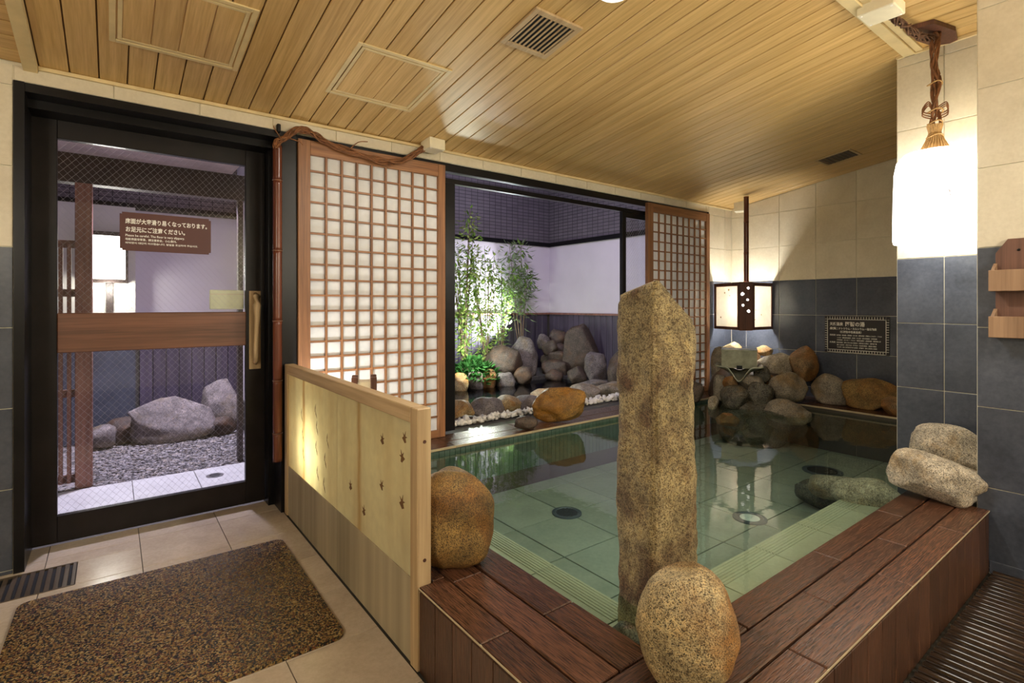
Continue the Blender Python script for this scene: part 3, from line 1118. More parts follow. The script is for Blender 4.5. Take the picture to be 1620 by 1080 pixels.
FR = 'stones piled in the fountain corner'
corner_rocks = [
    ('tall upright grey stone behind the left side of the fountain box', (5.02, 3.02, 0.52), (0.17, 0.16, 0.50), -59, 'granite_grey', 61, 2.9, 0.08),
    ('small pointed tan stone on top, behind the fountain box', (5.16, 2.95, 0.745), (0.21, 0.165, 0.145), -60, 'granite_tan', 62, 2.1, 0.10),
    ('small golden stone perched highest right of the fountain box', (5.405, 2.74, 0.727), (0.16, 0.126, 0.11), -63, 'granite_tan', 63, 2.4, 0.10),
    ('little brown stone directly right of the fountain box', (5.218, 2.747, 0.655), (0.12, 0.105, 0.12), -62, 'granite_rust', 64, 2.6, 0.08),
    ('wide white-topped block lying below the highest small stone', (5.23, 2.56, 0.618), (0.32, 0.24, 0.225), -64, 'granite_pale', 65, 3.2, 0.07),
    ('small dark grey angular stone tucked under the white-topped block', (4.95, 2.535, 0.538), (0.155, 0.125, 0.165), -63, 'stone_wet', 66, 2.4, 0.13),
    ('tall pear-shaped rust-brown stone leaning on the tiled wall', (5.33, 2.32, 0.633), (0.265, 0.19, 0.35), -66, 'granite_rust', 67, 2.1, 0.08),
    ('large rounded speckled boulder below the pear-shaped stone', (5.03, 2.33, 0.440), (0.34, 0.26, 0.275), -65, 'granite_grey', 68, 2.3, 0.09),
    ('rounded boulder on the coping, middle of the row under the sign', (5.335, 2.07, 0.418), (0.35, 0.21, 0.285), -68, 'granite_grey', 69, 2.4, 0.09),
    ('long orange speckled boulder on the coping below the wall sign', (5.345, 1.755, 0.415), (0.455, 0.20, 0.275), -71, 'granite_gold', 70, 2.8, 0.07),
    ('greenish stone by the column behind the orange boulder', (5.44, 1.51, 0.41), (0.21, 0.13, 0.26), -74, 'stone_brown', 71, 2.5, 0.09),
    ('low brown boulder beside the column at the right coping', (5.225, 1.515, 0.352), (0.25, 0.135, 0.165), -74, 'granite_rust', 72, 2.4, 0.10),
    ('small upright pale stone left below the fountain bowl', (4.66, 2.80, 0.405), (0.122, 0.11, 0.255), -59, 'granite_grey', 73, 3.0, 0.07),
    ('large dull grey boulder in front of the small shoji screen', (4.45, 2.99, 0.375), (0.27, 0.21, 0.215), -57, 'stone_brown', 74, 2.4, 0.10),
    ('wide wet catch stone under the fountain spout', (4.60, 2.61, 0.345), (0.26, 0.19, 0.225), -60, 'stone_wet', 75, 2.6, 0.07),
    ('angular slate-grey slab right of the wet catch stone', (4.775, 2.465, 0.355), (0.235, 0.165, 0.27), -63, 'stone_wet', 76, 2.8, 0.10),
    ('pale boulder half sunk in the pool in front of the pile', (4.68, 2.17, 0.275), (0.37, 0.25, 0.21), -65, 'granite_grey', 77, 2.3, 0.08),
    ('tiny pale stone at the waterline left of the catch stone', (4.50, 2.77, 0.285), (0.10, 0.09, 0.13), -59, 'granite_pale', 78, 2.4, 0.10),
    ('small tan wedge stone left under the fountain bowl', (4.65, 2.69, 0.465), (0.135, 0.105, 0.13), -60, 'granite_rust', 79, 2.2, 0.10),
    ('grey wedge stone right under the fountain bowl', (4.80, 2.555, 0.470), (0.22, 0.16, 0.14), -62, 'granite_grey', 80, 2.1, 0.12),
    ('small brown stone between the bowl and the large speckled boulder', (5.04, 2.50, 0.470), (0.17, 0.135, 0.14), -64, 'granite_rust', 81, 2.4, 0.10),
    ('orange stone just under the water in front of the fountain', (4.28, 2.50, 0.20), (0.20, 0.16, 0.11), -60, 'granite_rust', 82, 2.3, 0.09),
]
for lab, c, d, az, mt, sd, n_, am in corner_rocks:
    rock('rock', lab, 'rock', c, d, az, mt, sd, n_, am * 1.25, 6, 0.80, 4, group=FR, bot=0.85, taper=0.25 if 'pear' in lab or 'pointed' in lab else 0.0)
# packed core the stones lean on
rock('rock', 'dark mortared core rising behind and under the fountain stones', 'rock', (5.17, 2.78, 0.16), (0.80, 0.62, 0.86), -61, 'stone_brown', 90, 3.0, 0.06, 2, 0.9, 4, group=FR)
rock('rock', 'dark footing of the fountain pile down to the pool floor', 'rock', (4.82, 2.55, 0.10), (0.62, 0.45, 0.46), -61, 'stone_wet', 91, 3.0, 0.06, 2, 0.9, 4, group=FR)

# fountain box, bowl and water
ft = thing('fountain_spout', 'old green-patinated metal water box with flared bowl on the rocks', 'fountain', (4.825, 2.695, 0.425), R(-61))
bxm = MB()
bxm.box((-0.155, -0.10, 0.175), (0.155, 0.13, 0.345))
wbx = bxm.put('water_box', 'rust_metal', ft)
bx('box_rim', (-0.160, -0.105, 0.338), (0.160, 0.135, 0.350), 'rust_metal', wbx, 0.002)
bx('outlet', (-0.022, -0.108, 0.165), (0.028, -0.098, 0.200), 'drain_slot', wbx)
bowl = MB()
N, M = 26, 9
vs, fs = [], []
for i in range(N + 1):
    u = -1 + 2 * i / N
    for j in range(M + 1):
        s = j / M
        # front lip sags to a spout in the middle
        x_ = u * (0.20 + 0.01 * s)
        dip = 0.105 * math.exp(-(u / 0.30) ** 2) * (0.35 + 0.65 * s) - 0.016 * math.exp(-((abs(u) - 0.55) / 0.2) ** 2) * s
        y_ = 0.06 - s * (0.20 + 0.05 * math.exp(-(u / 0.3) ** 2))
        z_ = 0.175 + 0.03 * u * u - dip - 0.05 * math.sin(math.pi * s) * (1 - u * u)
        vs.append((x_, y_, z_))
for i in range(N):
    for j in range(M):
        a = i * (M + 1) + j
        fs.append((a, a + 1, a + M + 2, a + M + 1))
nv = len(vs)
vs2 = [(x_, y_ + 0.012 * 0, z_ - 0.016) for x_, y_, z_ in vs]
fs2 = [tuple(reversed([i + nv for i in f])) for f in fs]
rim = []
for i in range(N):
    a = i * (M + 1) + M; b_ = (i + 1) * (M + 1) + M
    rim.append((a, a + nv, b_ + nv, b_))
    a = i * (M + 1); b_ = (i + 1) * (M + 1)
    rim.append((a, b_, b_ + nv, a + nv))
for j in range(M):
    rim.append((j, j + nv, j + 1 + nv, j + 1))
    a = N * (M + 1) + j
    rim.append((a, a + 1, a + 1 + nv, a + nv))
bowl.add(vs + vs2, fs + fs2 + rim)
bowl.put('bowl', 'rust_metal', ft, smooth=True)
wt = MB()
wt.tube([(0, -0.178, 0.062), (0.001, -0.190, 0.02), (0.0, -0.196, -0.06), (0.002, -0.20, -0.17)], [0.006, 0.005, 0.004, 0.004], 6)
wt = wt.put('water_trickle', 'water_fall', ft, smooth=True)

# ------------------------------------------------------------------ door
JY = 3.46
fr = MB()
fr.box((-0.352, YA - 0.012, 0.0), (-0.315, YA + 0.30, 2.205))
fr.box((-0.315, YA - 0.006, 2.165), (0.86, YA + 0.30, 2.205))
fr.box((-0.315, YA + 0.10, 2.125), (0.75, YA + 0.30, 2.165))
fr.box((0.742, YA + 0.16, 0.0), (0.86, YA + 0.30, 2.165))
fr.box((0.775, YA - 0.002, 0.0), (0.862, YA + 0.16, 2.165))
dframe = struct(fr.put('trim_4', 'black_frame'))
door = bpy.data.objects.new('door_1', None)
COL.objects.link(door)
door.location = (0.21, JY, 0.0)
struct(door, 'black-framed glass door with wired panes and brown wooden middle rail')
door['category'] = 'door'
O = (0.21, JY, 0.0)
bx('stile', (-0.325, JY, 0.012), (-0.220, JY + 0.04, 2.15), 'dark_frame', door, 0.002, O)
bx('stile', (0.634, JY, 0.012), (0.740, JY + 0.04, 2.15), 'dark_frame', door, 0.002, O)
bx('top_rail', (-0.220, JY, 2.035), (0.634, JY + 0.04, 2.15), 'dark_frame', door, 0.002, O)
bx('bottom_rail', (-0.220, JY, 0.012), (0.634, JY + 0.04, 0.143), 'dark_frame', door, 0.002, O)
bx('middle_rail', (-0.220, JY - 0.012, 0.960), (0.634, JY + 0.045, 1.160), 'brown_wood_x', door, 0.004, O)
bx('glass_pane', (-0.220, JY + 0.018, 1.160), (0.634, JY + 0.024, 2.035), 'glass', door, 0, O)
bx('glass_pane', (-0.220, JY + 0.018, 0.143), (0.634, JY + 0.024, 0.960), 'glass', door, 0, O)


def wires(x0, x1, z0, z1, y, pitch, r, parent, org):
    """diagonal wire mesh cast in the glass"""
    mb = MB()
    for s in (1, -1):
        c = -20
        while c < 20:
            pts = []
            # z = s*x*1.15 + c
            k = 1.15 * s
            cand = []
            for xx in (x0, x1):
                zz = k * xx + c
                if z0 <= zz <= z1:
                    cand.append((xx, zz))
            for zz in (z0, z1):
                xx = (zz - c) / k
                if x0 < xx < x1:
                    cand.append((xx, zz))
            cand = sorted(set(cand))
            if len(cand) >= 2:
                (xa, za), (xb, zb) = cand[0], cand[-1]
                if abs(xa - xb) > 0.002:
                    mb.tube([(xa - org[0], y - org[1], za - org[2]), (xb - org[0], y - org[1], zb - org[2])], r, 3, False)
            c += pitch
    o = mb.put('wire_mesh', 'wire_grey', parent, fix=False)
    o['kind'] = 'stuff'
    return o


wires(-0.219, 0.633, 1.161, 2.034, JY + 0.021, 0.038, 0.00042, door, O)
wires(-0.219, 0.633, 0.144, 0.959, JY + 0.021, 0.038, 0.00042, door, O)
pl = bx('handle_plate', (0.652, JY - 0.008, 0.815), (0.716, JY, 1.286), 'pale_wood_z', door, 0.002, O)
hb = MB()
hp = [(0.684, JY - 0.012, 0.85), (0.682, JY - 0.045, 0.87), (0.680, JY - 0.052, 0.93), (0.683, JY - 0.055, 1.05), (0.686, JY - 0.056, 1.14), (0.684, JY - 0.054, 1.20), (0.686, JY - 0.040, 1.25), (0.684, JY - 0.010, 1.265)]
hb.tube([(p[0] - 0.684, p[1] - JY + 0.004, p[2] - 1.0505) for p in hp], [0.010, 0.013, 0.015, 0.014, 0.018, 0.024, 0.022, 0.012], 10)
hb.put('driftwood_handle', 'pale_wood_z', pl, smooth=True)
tx = put('open_lettering', text_mesh('OPEN', 0.017, 'white_print'), door, (0.672 - O[0], JY - 0.001, 1.337), (R(90), 0, 0))
tx = put('open_lettering', text_mesh('開く', 0.034, 'white_print', bold=0.0006), door, (0.655 - O[0], JY - 0.001, 1.304), (R(90), 0, 0))
lk = MB(); lk.lathe([(0.0, 0.0), (0.016, 0.0), (0.014, 0.014), (0.0, 0.016)], 16)
lk.put('lock', 'drain_metal', door, (-0.272 - O[0], JY, 0.985), (R(90), 0, 0))
tb = bx('hinge_strip', (0.36, JY - 0.03, 2.128), (0.50, JY - 0.024, 2.134), 'steel', door, 0, O)
# added pale green plate standing in for a reflection in the door glass
bx('reflection_plate', (0.452, JY + 0.048, 1.175), (0.634, JY + 0.064, 1.290), 'green_plate', door, 0.004, O)
bx('reflection_plate_lip', (0.452, JY + 0.046, 1.262), (0.634, JY + 0.049, 1.268), 'white_plastic', door, 0, O)

# warning sign on the door glass
sg = thing('warning_sign', 'brown warning sticker with white Japanese text on the door glass', 'sign', (0.030, JY + 0.016, 1.492))
me = bpy.data.meshes.new('plate')
bm = bmesh.new()
bmesh.ops.create_cube(bm, size=1)
bmesh.ops.scale(bm, vec=(0.424, 0.002, 0.206), verts=bm.verts)
vert_e = [e for e in bm.edges if abs(e.verts[0].co.y - e.verts[1].co.y) > 0.001]
bmesh.ops.bevel(bm, geom=vert_e, offset=0.010, segments=4, affect='EDGES')
bm.to_mesh(me); bm.free()
me.materials.append(MATS['sign_brown'])
put('plate', me, sg, (0.212, 0, 0.103))
for body, sz, z, wd, nm in [('床面が大変滑り易くなっております。', 0.030, 0.148, 0.380, 'japanese_lettering'),
                            ('お足元にご注意ください。', 0.030, 0.104, 0.272, 'japanese_lettering'),
                            ('Please be careful. The floor is very slippery.', 0.017, 0.077, 0.270, 'english_lettering'),
                            ('地板表面非常滑，請注意安全，小心滑倒。', 0.014, 0.057, 0.232, 'chinese_lettering'),
                            ('바닥면이 대단히 미끄럽습니다. 발밑을 조심하여 주십시오.', 0.012, 0.038, 0.335, 'korean_lettering')]:
    put(nm, text_mesh(body, sz, 'white_print', wd, 0.0007 if sz > .02 else 0.0002), sg, (0.024, -0.0016, z), (R(90), 0, 0))

# ------------------------------------------------------------------ shoji screens
def shoji(name, label, x0, x1, z0, z1, y, sl, sr, st, sb):
    t = thing(name, label, 'screen', ((x0 + x1) / 2, y, z0), 0, 'shoji screens')
    o = ((x0 + x1) / 2, y, z0)
    bx('stile', (x0, y - 0.018, z0), (x0 + sl, y + 0.016, z1), 'shoji_wood_z', t, 0.002, o)
    bx('stile', (x1 - sr, y - 0.018, z0), (x1, y + 0.016, z1), 'shoji_wood_z', t, 0.002, o)
    bx('top_rail', (x0 + sl, y - 0.016, z1 - st), (x1 - sr, y + 0.014, z1), 'shoji_wood_x', t, 0.002, o)
    bx('bottom_rail', (x0 + sl, y - 0.016, z0), (x1 - sr, y + 0.014, z0 + sb), 'shoji_wood_x', t, 0.002, o)
    a, b_, c, d = x0 + sl, x1 - sr, z0 + sb, z1 - st
    for k in range(1, 9):
        xx = a + (b_ - a) * k / 9
        bx('upright_bar', (xx - .0065, y - 0.012, c), (xx + .0065, y + 0.004, d), 'shoji_wood_z', t, 0.001, o)
    nr = 19
    for k in range(1, nr):
        zz = c + (d - c) * k / nr
        bx('cross_bar', (a, y - 0.008, zz - .006), (b_, y + 0.006, zz + .006), 'shoji_wood_x', t, 0.001, o)
    bx('paper_sheet', (a - .005, y + 0.0065, c - .005), (b_ + .005, y + 0.0085, d + .005), 'washi', t, 0, o)
    return t


shoji('shoji_screen', 'large square-latticed shoji screen with white paper beside the bamboo pole', 0.864, 1.852, 0.282, 2.178, YA - 0.005, 0.070, 0.055, 0.085, 0.050)
shoji('shoji_screen', 'smaller-looking lattice shoji screen behind the stone pillar near the corner', 4.076, 5.124, 0.282, 2.185, YA - 0.005, 0.085, 0.060, 0.085, 0.050)

# black sliding-door frames of the garden opening
ff = MB()
ff.box((0.862, YA + 0.012, 2.150), (5.135, YA + 0.07, 2.206))
ff.box((0.862, YA + 0.06, 2.080), (5.135, YA + 0.10, 2.115))
ff.box((0.862, YA + 0.03, 0.255), (5.135, YA + 0.15, 0.274))
ff.box((5.124, YA - 0.004, 0.255), (5.135, YA + 0.15, 2.206))
ff.box((0.862, YA + 0.02, 0.255), (0.90, YA + 0.14, 2.206))
struct(ff.put('trim_5', 'black_frame'))


def slide_door(name, label, x0, x1, y):
    o = ((x0 + x1) / 2, y, 0.29)
    t = bpy.data.objects.new(name, None)
    COL.objects.link(t)
    t.location = o
    struct(t, label)
    t['category'] = 'sliding door'
    bx('stile', (x0, y - 0.018, 0.29), (x0 + 0.052, y + 0.018, 2.085), 'black_frame', t, 0.002, o)
    bx('stile', (x1 - 0.082, y - 0.018, 0.29), (x1, y + 0.018, 2.085), 'black_frame', t, 0.002, o)
    bx('top_rail', (x0 + .052, y - 0.016, 2.03), (x1 - .082, y + 0.016, 2.085), 'black_frame', t, 0.002, o)
    bx('bottom_rail', (x0 + .052, y - 0.016, 0.29), (x1 - .082, y + 0.016, 0.36), 'black_frame', t, 0.002, o)
    bx('glass_pane', (x0 + .052, y - 0.003, 0.36), (x1 - .082, y + 0.003, 2.03), 'glass', t, 0, o)
    if x0 > 3:
        wires(x0 + .053, x0 + 0.40, 0.37, 2.02, y, 0.038, 0.0006, t, o)
    return t


slide_door('door_2', 'black-framed sliding glass door parked behind the large shoji screen', 0.93, 1.985, YA + 0.085)
slide_door('door_3', 'black-framed sliding wired-glass door parked behind the small shoji screen', 3.815, 5.11, YA + 0.085)

# ------------------------------------------------------------------ bamboo pole and vine
bp = thing('bamboo_pole', 'reddish bamboo pole standing between the glass door and shoji', 'pole', (0.748, YA - 0.032, 0.31))
zs = [0.0, 0.10, 0.42, 0.47, 0.83, 1.02, 1.10, 1.40, 1.62, 1.80]
nodes_ = [0.10, 0.45, 0.83, 0.88, 1.62, 1.30]
cut = [0.0, 0.16, 0.46, 0.80, 1.20, 1.60, 1.80]
for a, b_ in zip(cut, cut[1:]):
    mb = MB(); mb.lathe([(0.0, a), (0.0255, a), (0.0245, a + 0.02), (0.0245, b_ - 0.02), (0.0255, b_), (0.0, b_)], 20)
    cs_ = mb.put('culm_section', 'bamboo_red', bp, smooth=True)
    if b_ < 1.79:
        mb = MB(); mb.lathe([(0.024, b_ - 0.004), (0.0275, b_ - 0.001), (0.0275, b_ + 0.001), (0.024, b_ + 0.004)], 20)
        mb.put('node', 'bamboo_node', cs_, smooth=True)


def spline(pts, n):
    P = [Vector(p) for p in pts]
    out = []
    for i in range(len(P) - 1):
        p0, p1, p2, p3 = P[max(i - 1, 0)], P[i], P[i + 1], P[min(i + 2, len(P) - 1)]
        for k in range(n):
            t = k / n
            out.append(0.5 * ((2 * p1) + (p2 - p0) * t + (2 * p0 - 5 * p1 + 4 * p2 - p3) * t * t + (3 * p1 - p0 - 3 * p2 + p3) * t ** 3))
    out.append(P[-1])
    return out


def vine(parent, path, org, strands, spread, rad, mat, seed, name='strand', turns=3.0):
    rnd = random.Random(seed)
    base = spline(path, 8)
    n = len(base)
    for s in range(strands):
        ph = rnd.uniform(0, 6.28)
        tw = rnd.uniform(0.6, 1.3) * turns * rnd.choice((1, 1, -1))
        am = rnd.uniform(0.55, 1.0) * spread
        r0 = rad * rnd.uniform(0.75, 1.2)
        pts = []
        for i, p in enumerate(base):
            t = i / (n - 1)
            tan = (base[min(i + 1, n - 1)] - base[max(i - 1, 0)]).normalized()
            a = tan.cross(Vector((0.3, 0.9, 0.3))).normalized()
            b_ = tan.cross(a)
            an = ph + tw * 6.28 * t
            w_ = am * (1 + 0.35 * math.sin(9 * t + ph))
            pts.append(p + (a * math.cos(an) + b_ * math.sin(an)) * w_ + Vector((0, 0, 0.003 * math.sin(40 * t + ph * 3))) - Vector(org))
        mb = MB(); mb.tube(pts, r0, 5)
        mb.put(name, mat, parent, smooth=True)


vn = thing('vine_garland', 'twisted brown vine garland draped over the large shoji top', 'vine', (1.2, YA - 0.05, 2.12), 0)
vine(vn, [(0.735, 3.165, 2.085), (0.742, 3.165, 2.125), (0.785, 3.165, 2.160), (0.848, 3.165, 2.215), (0.895, 3.165, 2.218), (0.956, 3.165, 2.199), (1.03, 3.165, 2.172), (1.126, 3.165, 2.150), (1.245, 3.165, 2.129), (1.371, 3.165, 2.119), (1.502, 3.165, 2.146), (1.60, 3.160, 2.21), (1.655, 3.15, 2.255)], (1.2, YA - 0.05, 2.12), 13, 0.016, 0.0052, 'vine_bark', 3)
for pts in ([(0.76, 3.15, 2.14), (0.72, 3.13, 2.185), (0.715, 3.13, 2.20)], [(0.80, 3.14, 2.15), (0.85, 3.12, 2.135), (0.87, 3.12, 2.12)], [(1.15, 3.15, 2.15), (1.20, 3.13, 2.20), (1.26, 3.13, 2.215)]):
    mb = MB(); mb.tube([(p[0] - 1.2, p[1] - (YA - .05), p[2] - 2.12) for p in spline(pts, 4)], 0.003, 5)
    mb.put('loose_twig', 'vine_bark', vn, smooth=True)
hk = tag(bx('wall_hook', (0.745, YA - 0.04, 2.185), (0.765, YA - 0.006, 2.235), 'black_frame', None, 0.004), 'small black hook on the header above the bamboo pole', 'hook')


def jbox(label, x, y, z0, z1, w_, rz):
    t = thing('junction_box', label, 'box', (x, y, z0), rz)
    bx('body', (-w_, -w_, 0), (w_, w_, z1 - z0), 'white_plastic', t, 0.004)
    for sx in (-1, 1):
        for sy in (-1, 1):
            mb = MB(); mb.lathe([(0.0, -0.003), (0.005, -0.002), (0.005, 0.0)], 10)
            mb.put('screw', 'petal_white', t, (sx * w_ * 0.8, sy * w_ * 0.8, 0))
    return t


jbox('cream plastic box on the ceiling where the vine garland ends', 1.71, 3.115, 2.235, cz(3.06) - 0.001, 0.060, R(4))
jbox('cream plastic box at the ceiling above the corner lantern', 5.44, 3.02, 2.215, cz(2.95) - 0.001, 0.060, R(20))
jbox('cream plastic box on the flat ceiling at the top right', 2.86, 0.90, 2.555, 2.612, 0.075, 0)

# ------------------------------------------------------------------ wooden light panel
PN = thing('light_panel', 'wood-framed yellowed paper partition with leaf prints beside the mat', 'partition', (0.815, 2.38, 0.0))
o = (0.815, 2.38, 0.0)
bx('post', (0.790, 1.545, 0.0), (0.842, 1.597, 0.86), 'pale_wood_z', PN, 0.003, o)
bx('post', (0.790, 3.150, 0.0), (0.842, 3.200, 0.86), 'pale_wood_z', PN, 0.003, o)
bx('top_rail', (0.791, 1.597, 0.806), (0.841, 3.150, 0.86), 'pale_wood_y', PN, 0.003, o)
for a, b_ in ((1.597, 2.338), (2.338, 3.150)):
    bx('paper_sheet', (0.800, a + .001, 0.28), (0.804, b_ - .001, 0.808), 'panel_sheet', PN, 0, o)
for a, b_ in ((1.597, 2.338), (2.338, 3.150)):
    bx('lower_board', (0.797, a + .001, 0.0), (0.812, b_ - .001, 0.284), 'weathered_board', PN, 0.001, o)
for yy, zz in ((1.571, 0.74), (1.571, 0.33)):
    mb = MB(); mb.lathe([(0.0, 0.0), (0.007, 0.0)], 12)
for zz in (0.75, 0.36, 0.09):
    mb = MB(); mb.lathe([(0.0, 0.001), (0.006, 0.0015), (0.006, 0.0)], 12)
    mb.put('peg', 'brown_wood', PN, (0.002, 1.545 - 2.38, zz), (R(90), 0, 0))


def maple(r, rot):
    poly = []
    for k in range(5):
        a = R(90 + rot + (k - 2) * 62)
        poly.append((r * (1.0 if k == 2 else 0.85) * math.cos(a), r * (1.0 if k == 2 else 0.85) * math.sin(a)))
        if k < 4:
            a = R(90 + rot + (k - 1.5) * 62)
            poly.append((0.30 * r * math.cos(a), 0.30 * r * math.sin(a)))
    a = R(270 + rot)
    poly += [(0.3 * r * math.cos(a + .35 + .9), 0.3 * r * math.sin(a + .35 + .9))][:0]
    poly += [(0.06 * r * math.cos(a) + .05 * r, 0.9 * r * math.sin(a)), (0.06 * r * math.cos(a) - .05 * r, 0.9 * r * math.sin(a))]
    return poly


for yy, zz, rr, ro in ((1.657, 0.745, 0.024, 20), (1.677, 0.674, 0.026, -25), (1.844, 0.701, 0.024, 10), (1.850, 0.528, 0.024, 30), (2.172, 0.439, 0.024, -10), (1.677, 0.516, 0.028, 15), (2.024, 0.379, 0.024, 5)):
    mb = MB()
    mb.prism([(p[0], p[1]) for p in maple(rr, ro)], 0, -0.0006, 0.0)
    mb.put('maple_leaf_print', 'leaf_print', PN, (0.7998 - o[0], yy - o[1], zz))
for (y0, z0, pts) in ((2.62, 0.36, [(0, 0), (0.02, 0.12), (0.01, 0.22), (0.03, 0.30)]), (2.52, 0.33, [(0, 0), (-0.015, 0.12), (-0.05, 0.22)]), (2.86, 0.40, [(0, 0), (0.01, 0.10), (0.03, 0.2)])):
    for i, (a, b_) in enumerate(pts):
        for k in range(2):
            yy, zz = y0 + a + 0.012 * (k - .5), z0 + b_ + 0.03 * k
            mb = MB()
            an = R(80 + 25 * (k - .5) * 2)
            l_ = 0.022
            mb.prism([(l_ * math.cos(an), l_ * math.sin(an)), (0.004 * -math.sin(an), 0.004 * math.cos(an)), (-l_ * math.cos(an), -l_ * math.sin(an)), (0.004 * math.sin(an), -0.004 * math.cos(an))], 0, -0.0006, 0.0)
            mb.put('grass_leaf_print', 'leaf_print', PN, (0.7998 - o[0], yy - o[1], zz))

# lamp added behind the panel to make the hot spot in the paper
lp = thing('panel_hotspot_lamp', 'small added lamp making the hot spot in the paper of the wooden partition', 'lamp', (0.93, 2.80, 0.28))
bx('foot', (-0.03, -0.03, 0.0), (0.03, 0.03, 0.02), 'black_frame', lp, 0.003)
mb = MB(); mb.tube([(0, 0, 0.02), (0, 0, 0.10)], 0.008, 8)
mb.put('stem', 'black_frame', lp)
mb = MB(); mb.lathe([(0.0, 0.095)] + [(0.03 * math.sin(a), 0.135 - 0.04 * math.cos(a)) for a in [R(15 * i + 7) for i in range(12)]] + [(0.0, 0.176)], 16)
mb.put('bulb', 'bulb_glow', lp, smooth=True)
light('panel_lamp_light', 'POINT', (0.858, 2.80, 0.43), 13, (0.95, 0.97, 1.0), 0.03)

an = thing('paper_lantern', 'small brown-posted paper lantern standing behind the wooden partition', 'lantern', (1.10, 2.78, 0.28), R(-22))
for sx in (-1, 1):
    for sy in (-1, 1):
        bx('post', (sx * .05 - .016, sy * .05 - .016, 0), (sx * .05 + .016, sy * .05 + .016, 0.53), 'brown_wood', an, 0.003)
for s in (-1, 1):
    bx('paper_side', (-0.036, s * .052 - .001, 0.03), (0.036, s * .052 + .001, 0.505), 'washi_lamp', an)
    bx('paper_side', (s * .052 - .001, -0.036, 0.03), (s * .052 + .001, 0.036, 0.505), 'washi_lamp', an)
light('paper_lantern_light', 'POINT', (1.11, 2.78, 0.55), 1.2, WARM, 0.03)

# ------------------------------------------------------------------ floor mat and grate
mb = MB()
cpoly = []
for cx_, cy_, a0 in ((0.4925 - .04, 0.485 - .04, 0), (-0.4925 + .04, 0.485 - .04, 90), (-0.4925 + .04, -0.485 + .04, 180), (0.4925 - .04, -0.485 + .04, 270)):
    for k in range(6):
        cpoly.append((cx_ + .04 * math.cos(R(a0 + 18 * k)), cy_ + .04 * math.sin(R(a0 + 18 * k))))
mb.prism(cpoly, 2, -0.006, 0.006)
mt = mb.mesh('mat_rubber')
tag(put('floor_mat', mt, None, (0.187, 2.357, 0.0062), (0, 0, R(-0.8))), 'black and gold speckled rubber mat on the tiled floor', 'mat')

gr = thing('floor_grate', 'brown slotted drain grate in the floor left of the mat', 'grate', (-0.38, 3.052, -0.004))
bx('tray', (-0.245, -0.126, -0.003), (0.247, 0.126, -0.001), 'drain_slot', gr)
bx('rim', (-0.247, -0.128, -0.003), (0.249, -0.120, 0.006), 'grate_brown', gr, 0.001)
bx('rim', (-0.247, 0.120, -0.003), (0.249, 0.128, 0.006), 'grate_brown', gr, 0.001)
bx('rim', (0.236, -0.120, -0.003), (0.249, 0.120, 0.006), 'grate_brown', gr, 0.001)
for k in range(16):
    xx = -0.235 + 0.0295 * k
    bx('bar', (xx, -0.120, -0.001), (xx + 0.017, 0.120, 0.005), 'grate_brown', gr, 0.001)

# ------------------------------------------------------------------ slatted floor on the right
dk = thing('slatted_floor_mat', 'dark wet ribbed wooden duckboard on the floor at lower right', 'duckboard', (1.98, -0.2, 0.0))
arc = [(-0.0155, -0.008)] + [(-0.0155 * math.cos(R(a)), -0.003 + 0.011 * math.sin(R(a))) for a in range(0, 181, 20)] + [(0.0155, -0.008)]
mbr = MB()
mbr.add([(p[0], yy, p[1]) for yy in (-0.73, 0.73) for p in arc], [(i, i + 1, i + 1 + len(arc), i + len(arc)) for i in range(len(arc) - 1)])
sm_ = mbr.mesh('deck_wood', True)
x = 0.86
while x < XC - 0.04:
    put('slat', sm_, dk, (x + 0.0145 - 1.98, 0.02, 0.016))
    x += 0.0405
for yy in (-0.85, -0.35, 0.15, 0.60):
    bx('bearer', (0.86 - 1.98, yy - 0.02, 0.0), (XC - 0.02 - 1.98, yy + 0.02, 0.008), 'deck_wood', dk)
bb = struct(bx('baseboard_right', (XC - 0.016, -1.2, 0.0), (XC - 0.006, 0.566, 0.055), 'tile_navy', None, 0.001))

# ------------------------------------------------------------------ pendant lamp
PX, PY = 3.34, 0.815
pd = thing('pendant_lamp', 'bright white drum pendant lamp hanging by twisted vines before the column', 'lamp', (PX, PY, 1.52))
mb = MB()
prof = [(0.0, 0.0), (0.172, 0.0), (0.176, 0.02), (0.174, 0.20), (0.170, 0.36), (0.160, 0.42), (0.130, 0.455), (0.07, 0.470), (0.0, 0.474)]
mb.lathe(prof, 48)
mb.put('shade', 'shade_glow', pd, smooth=True)
for k in range(5):
    mb = MB()
    a = R(218 - k * 1.5)
    r_ = 0.1765
    z_ = 0.135 + 0.022 * k
    mb.tube([(r_ * math.cos(a), r_ * math.sin(a), z_), (r_ * math.cos(a - .01), r_ * math.sin(a - .01), z_ + 0.013)], 0.0012 + 0.0004 * k, 5)
    mb.put('grass_print', 'vine_dark', pd)
cone = MB()
cone.lathe([(0.058, 0.468), (0.040, 0.505), (0.028, 0.545), (0.022, 0.575)], 16)
cone.put('rope_cone', 'rope_tan', pd, smooth=True)
for k in range(26):
    a = 2 * math.pi * k / 26
    mb = MB()
    mb.tube([(0.062 * math.cos(a), 0.062 * math.sin(a), 0.470), (0.040 * math.cos(a + .1), 0.040 * math.sin(a + .1), 0.515), (0.024 * math.cos(a + .2), 0.024 * math.sin(a + .2), 0.56), (0.032 * math.cos(a + .3), 0.032 * math.sin(a + .3), 0.60)], 0.003, 4)
    mb.put('rope_strand', 'rope_tan', pd)
org = (PX, PY, 1.52)
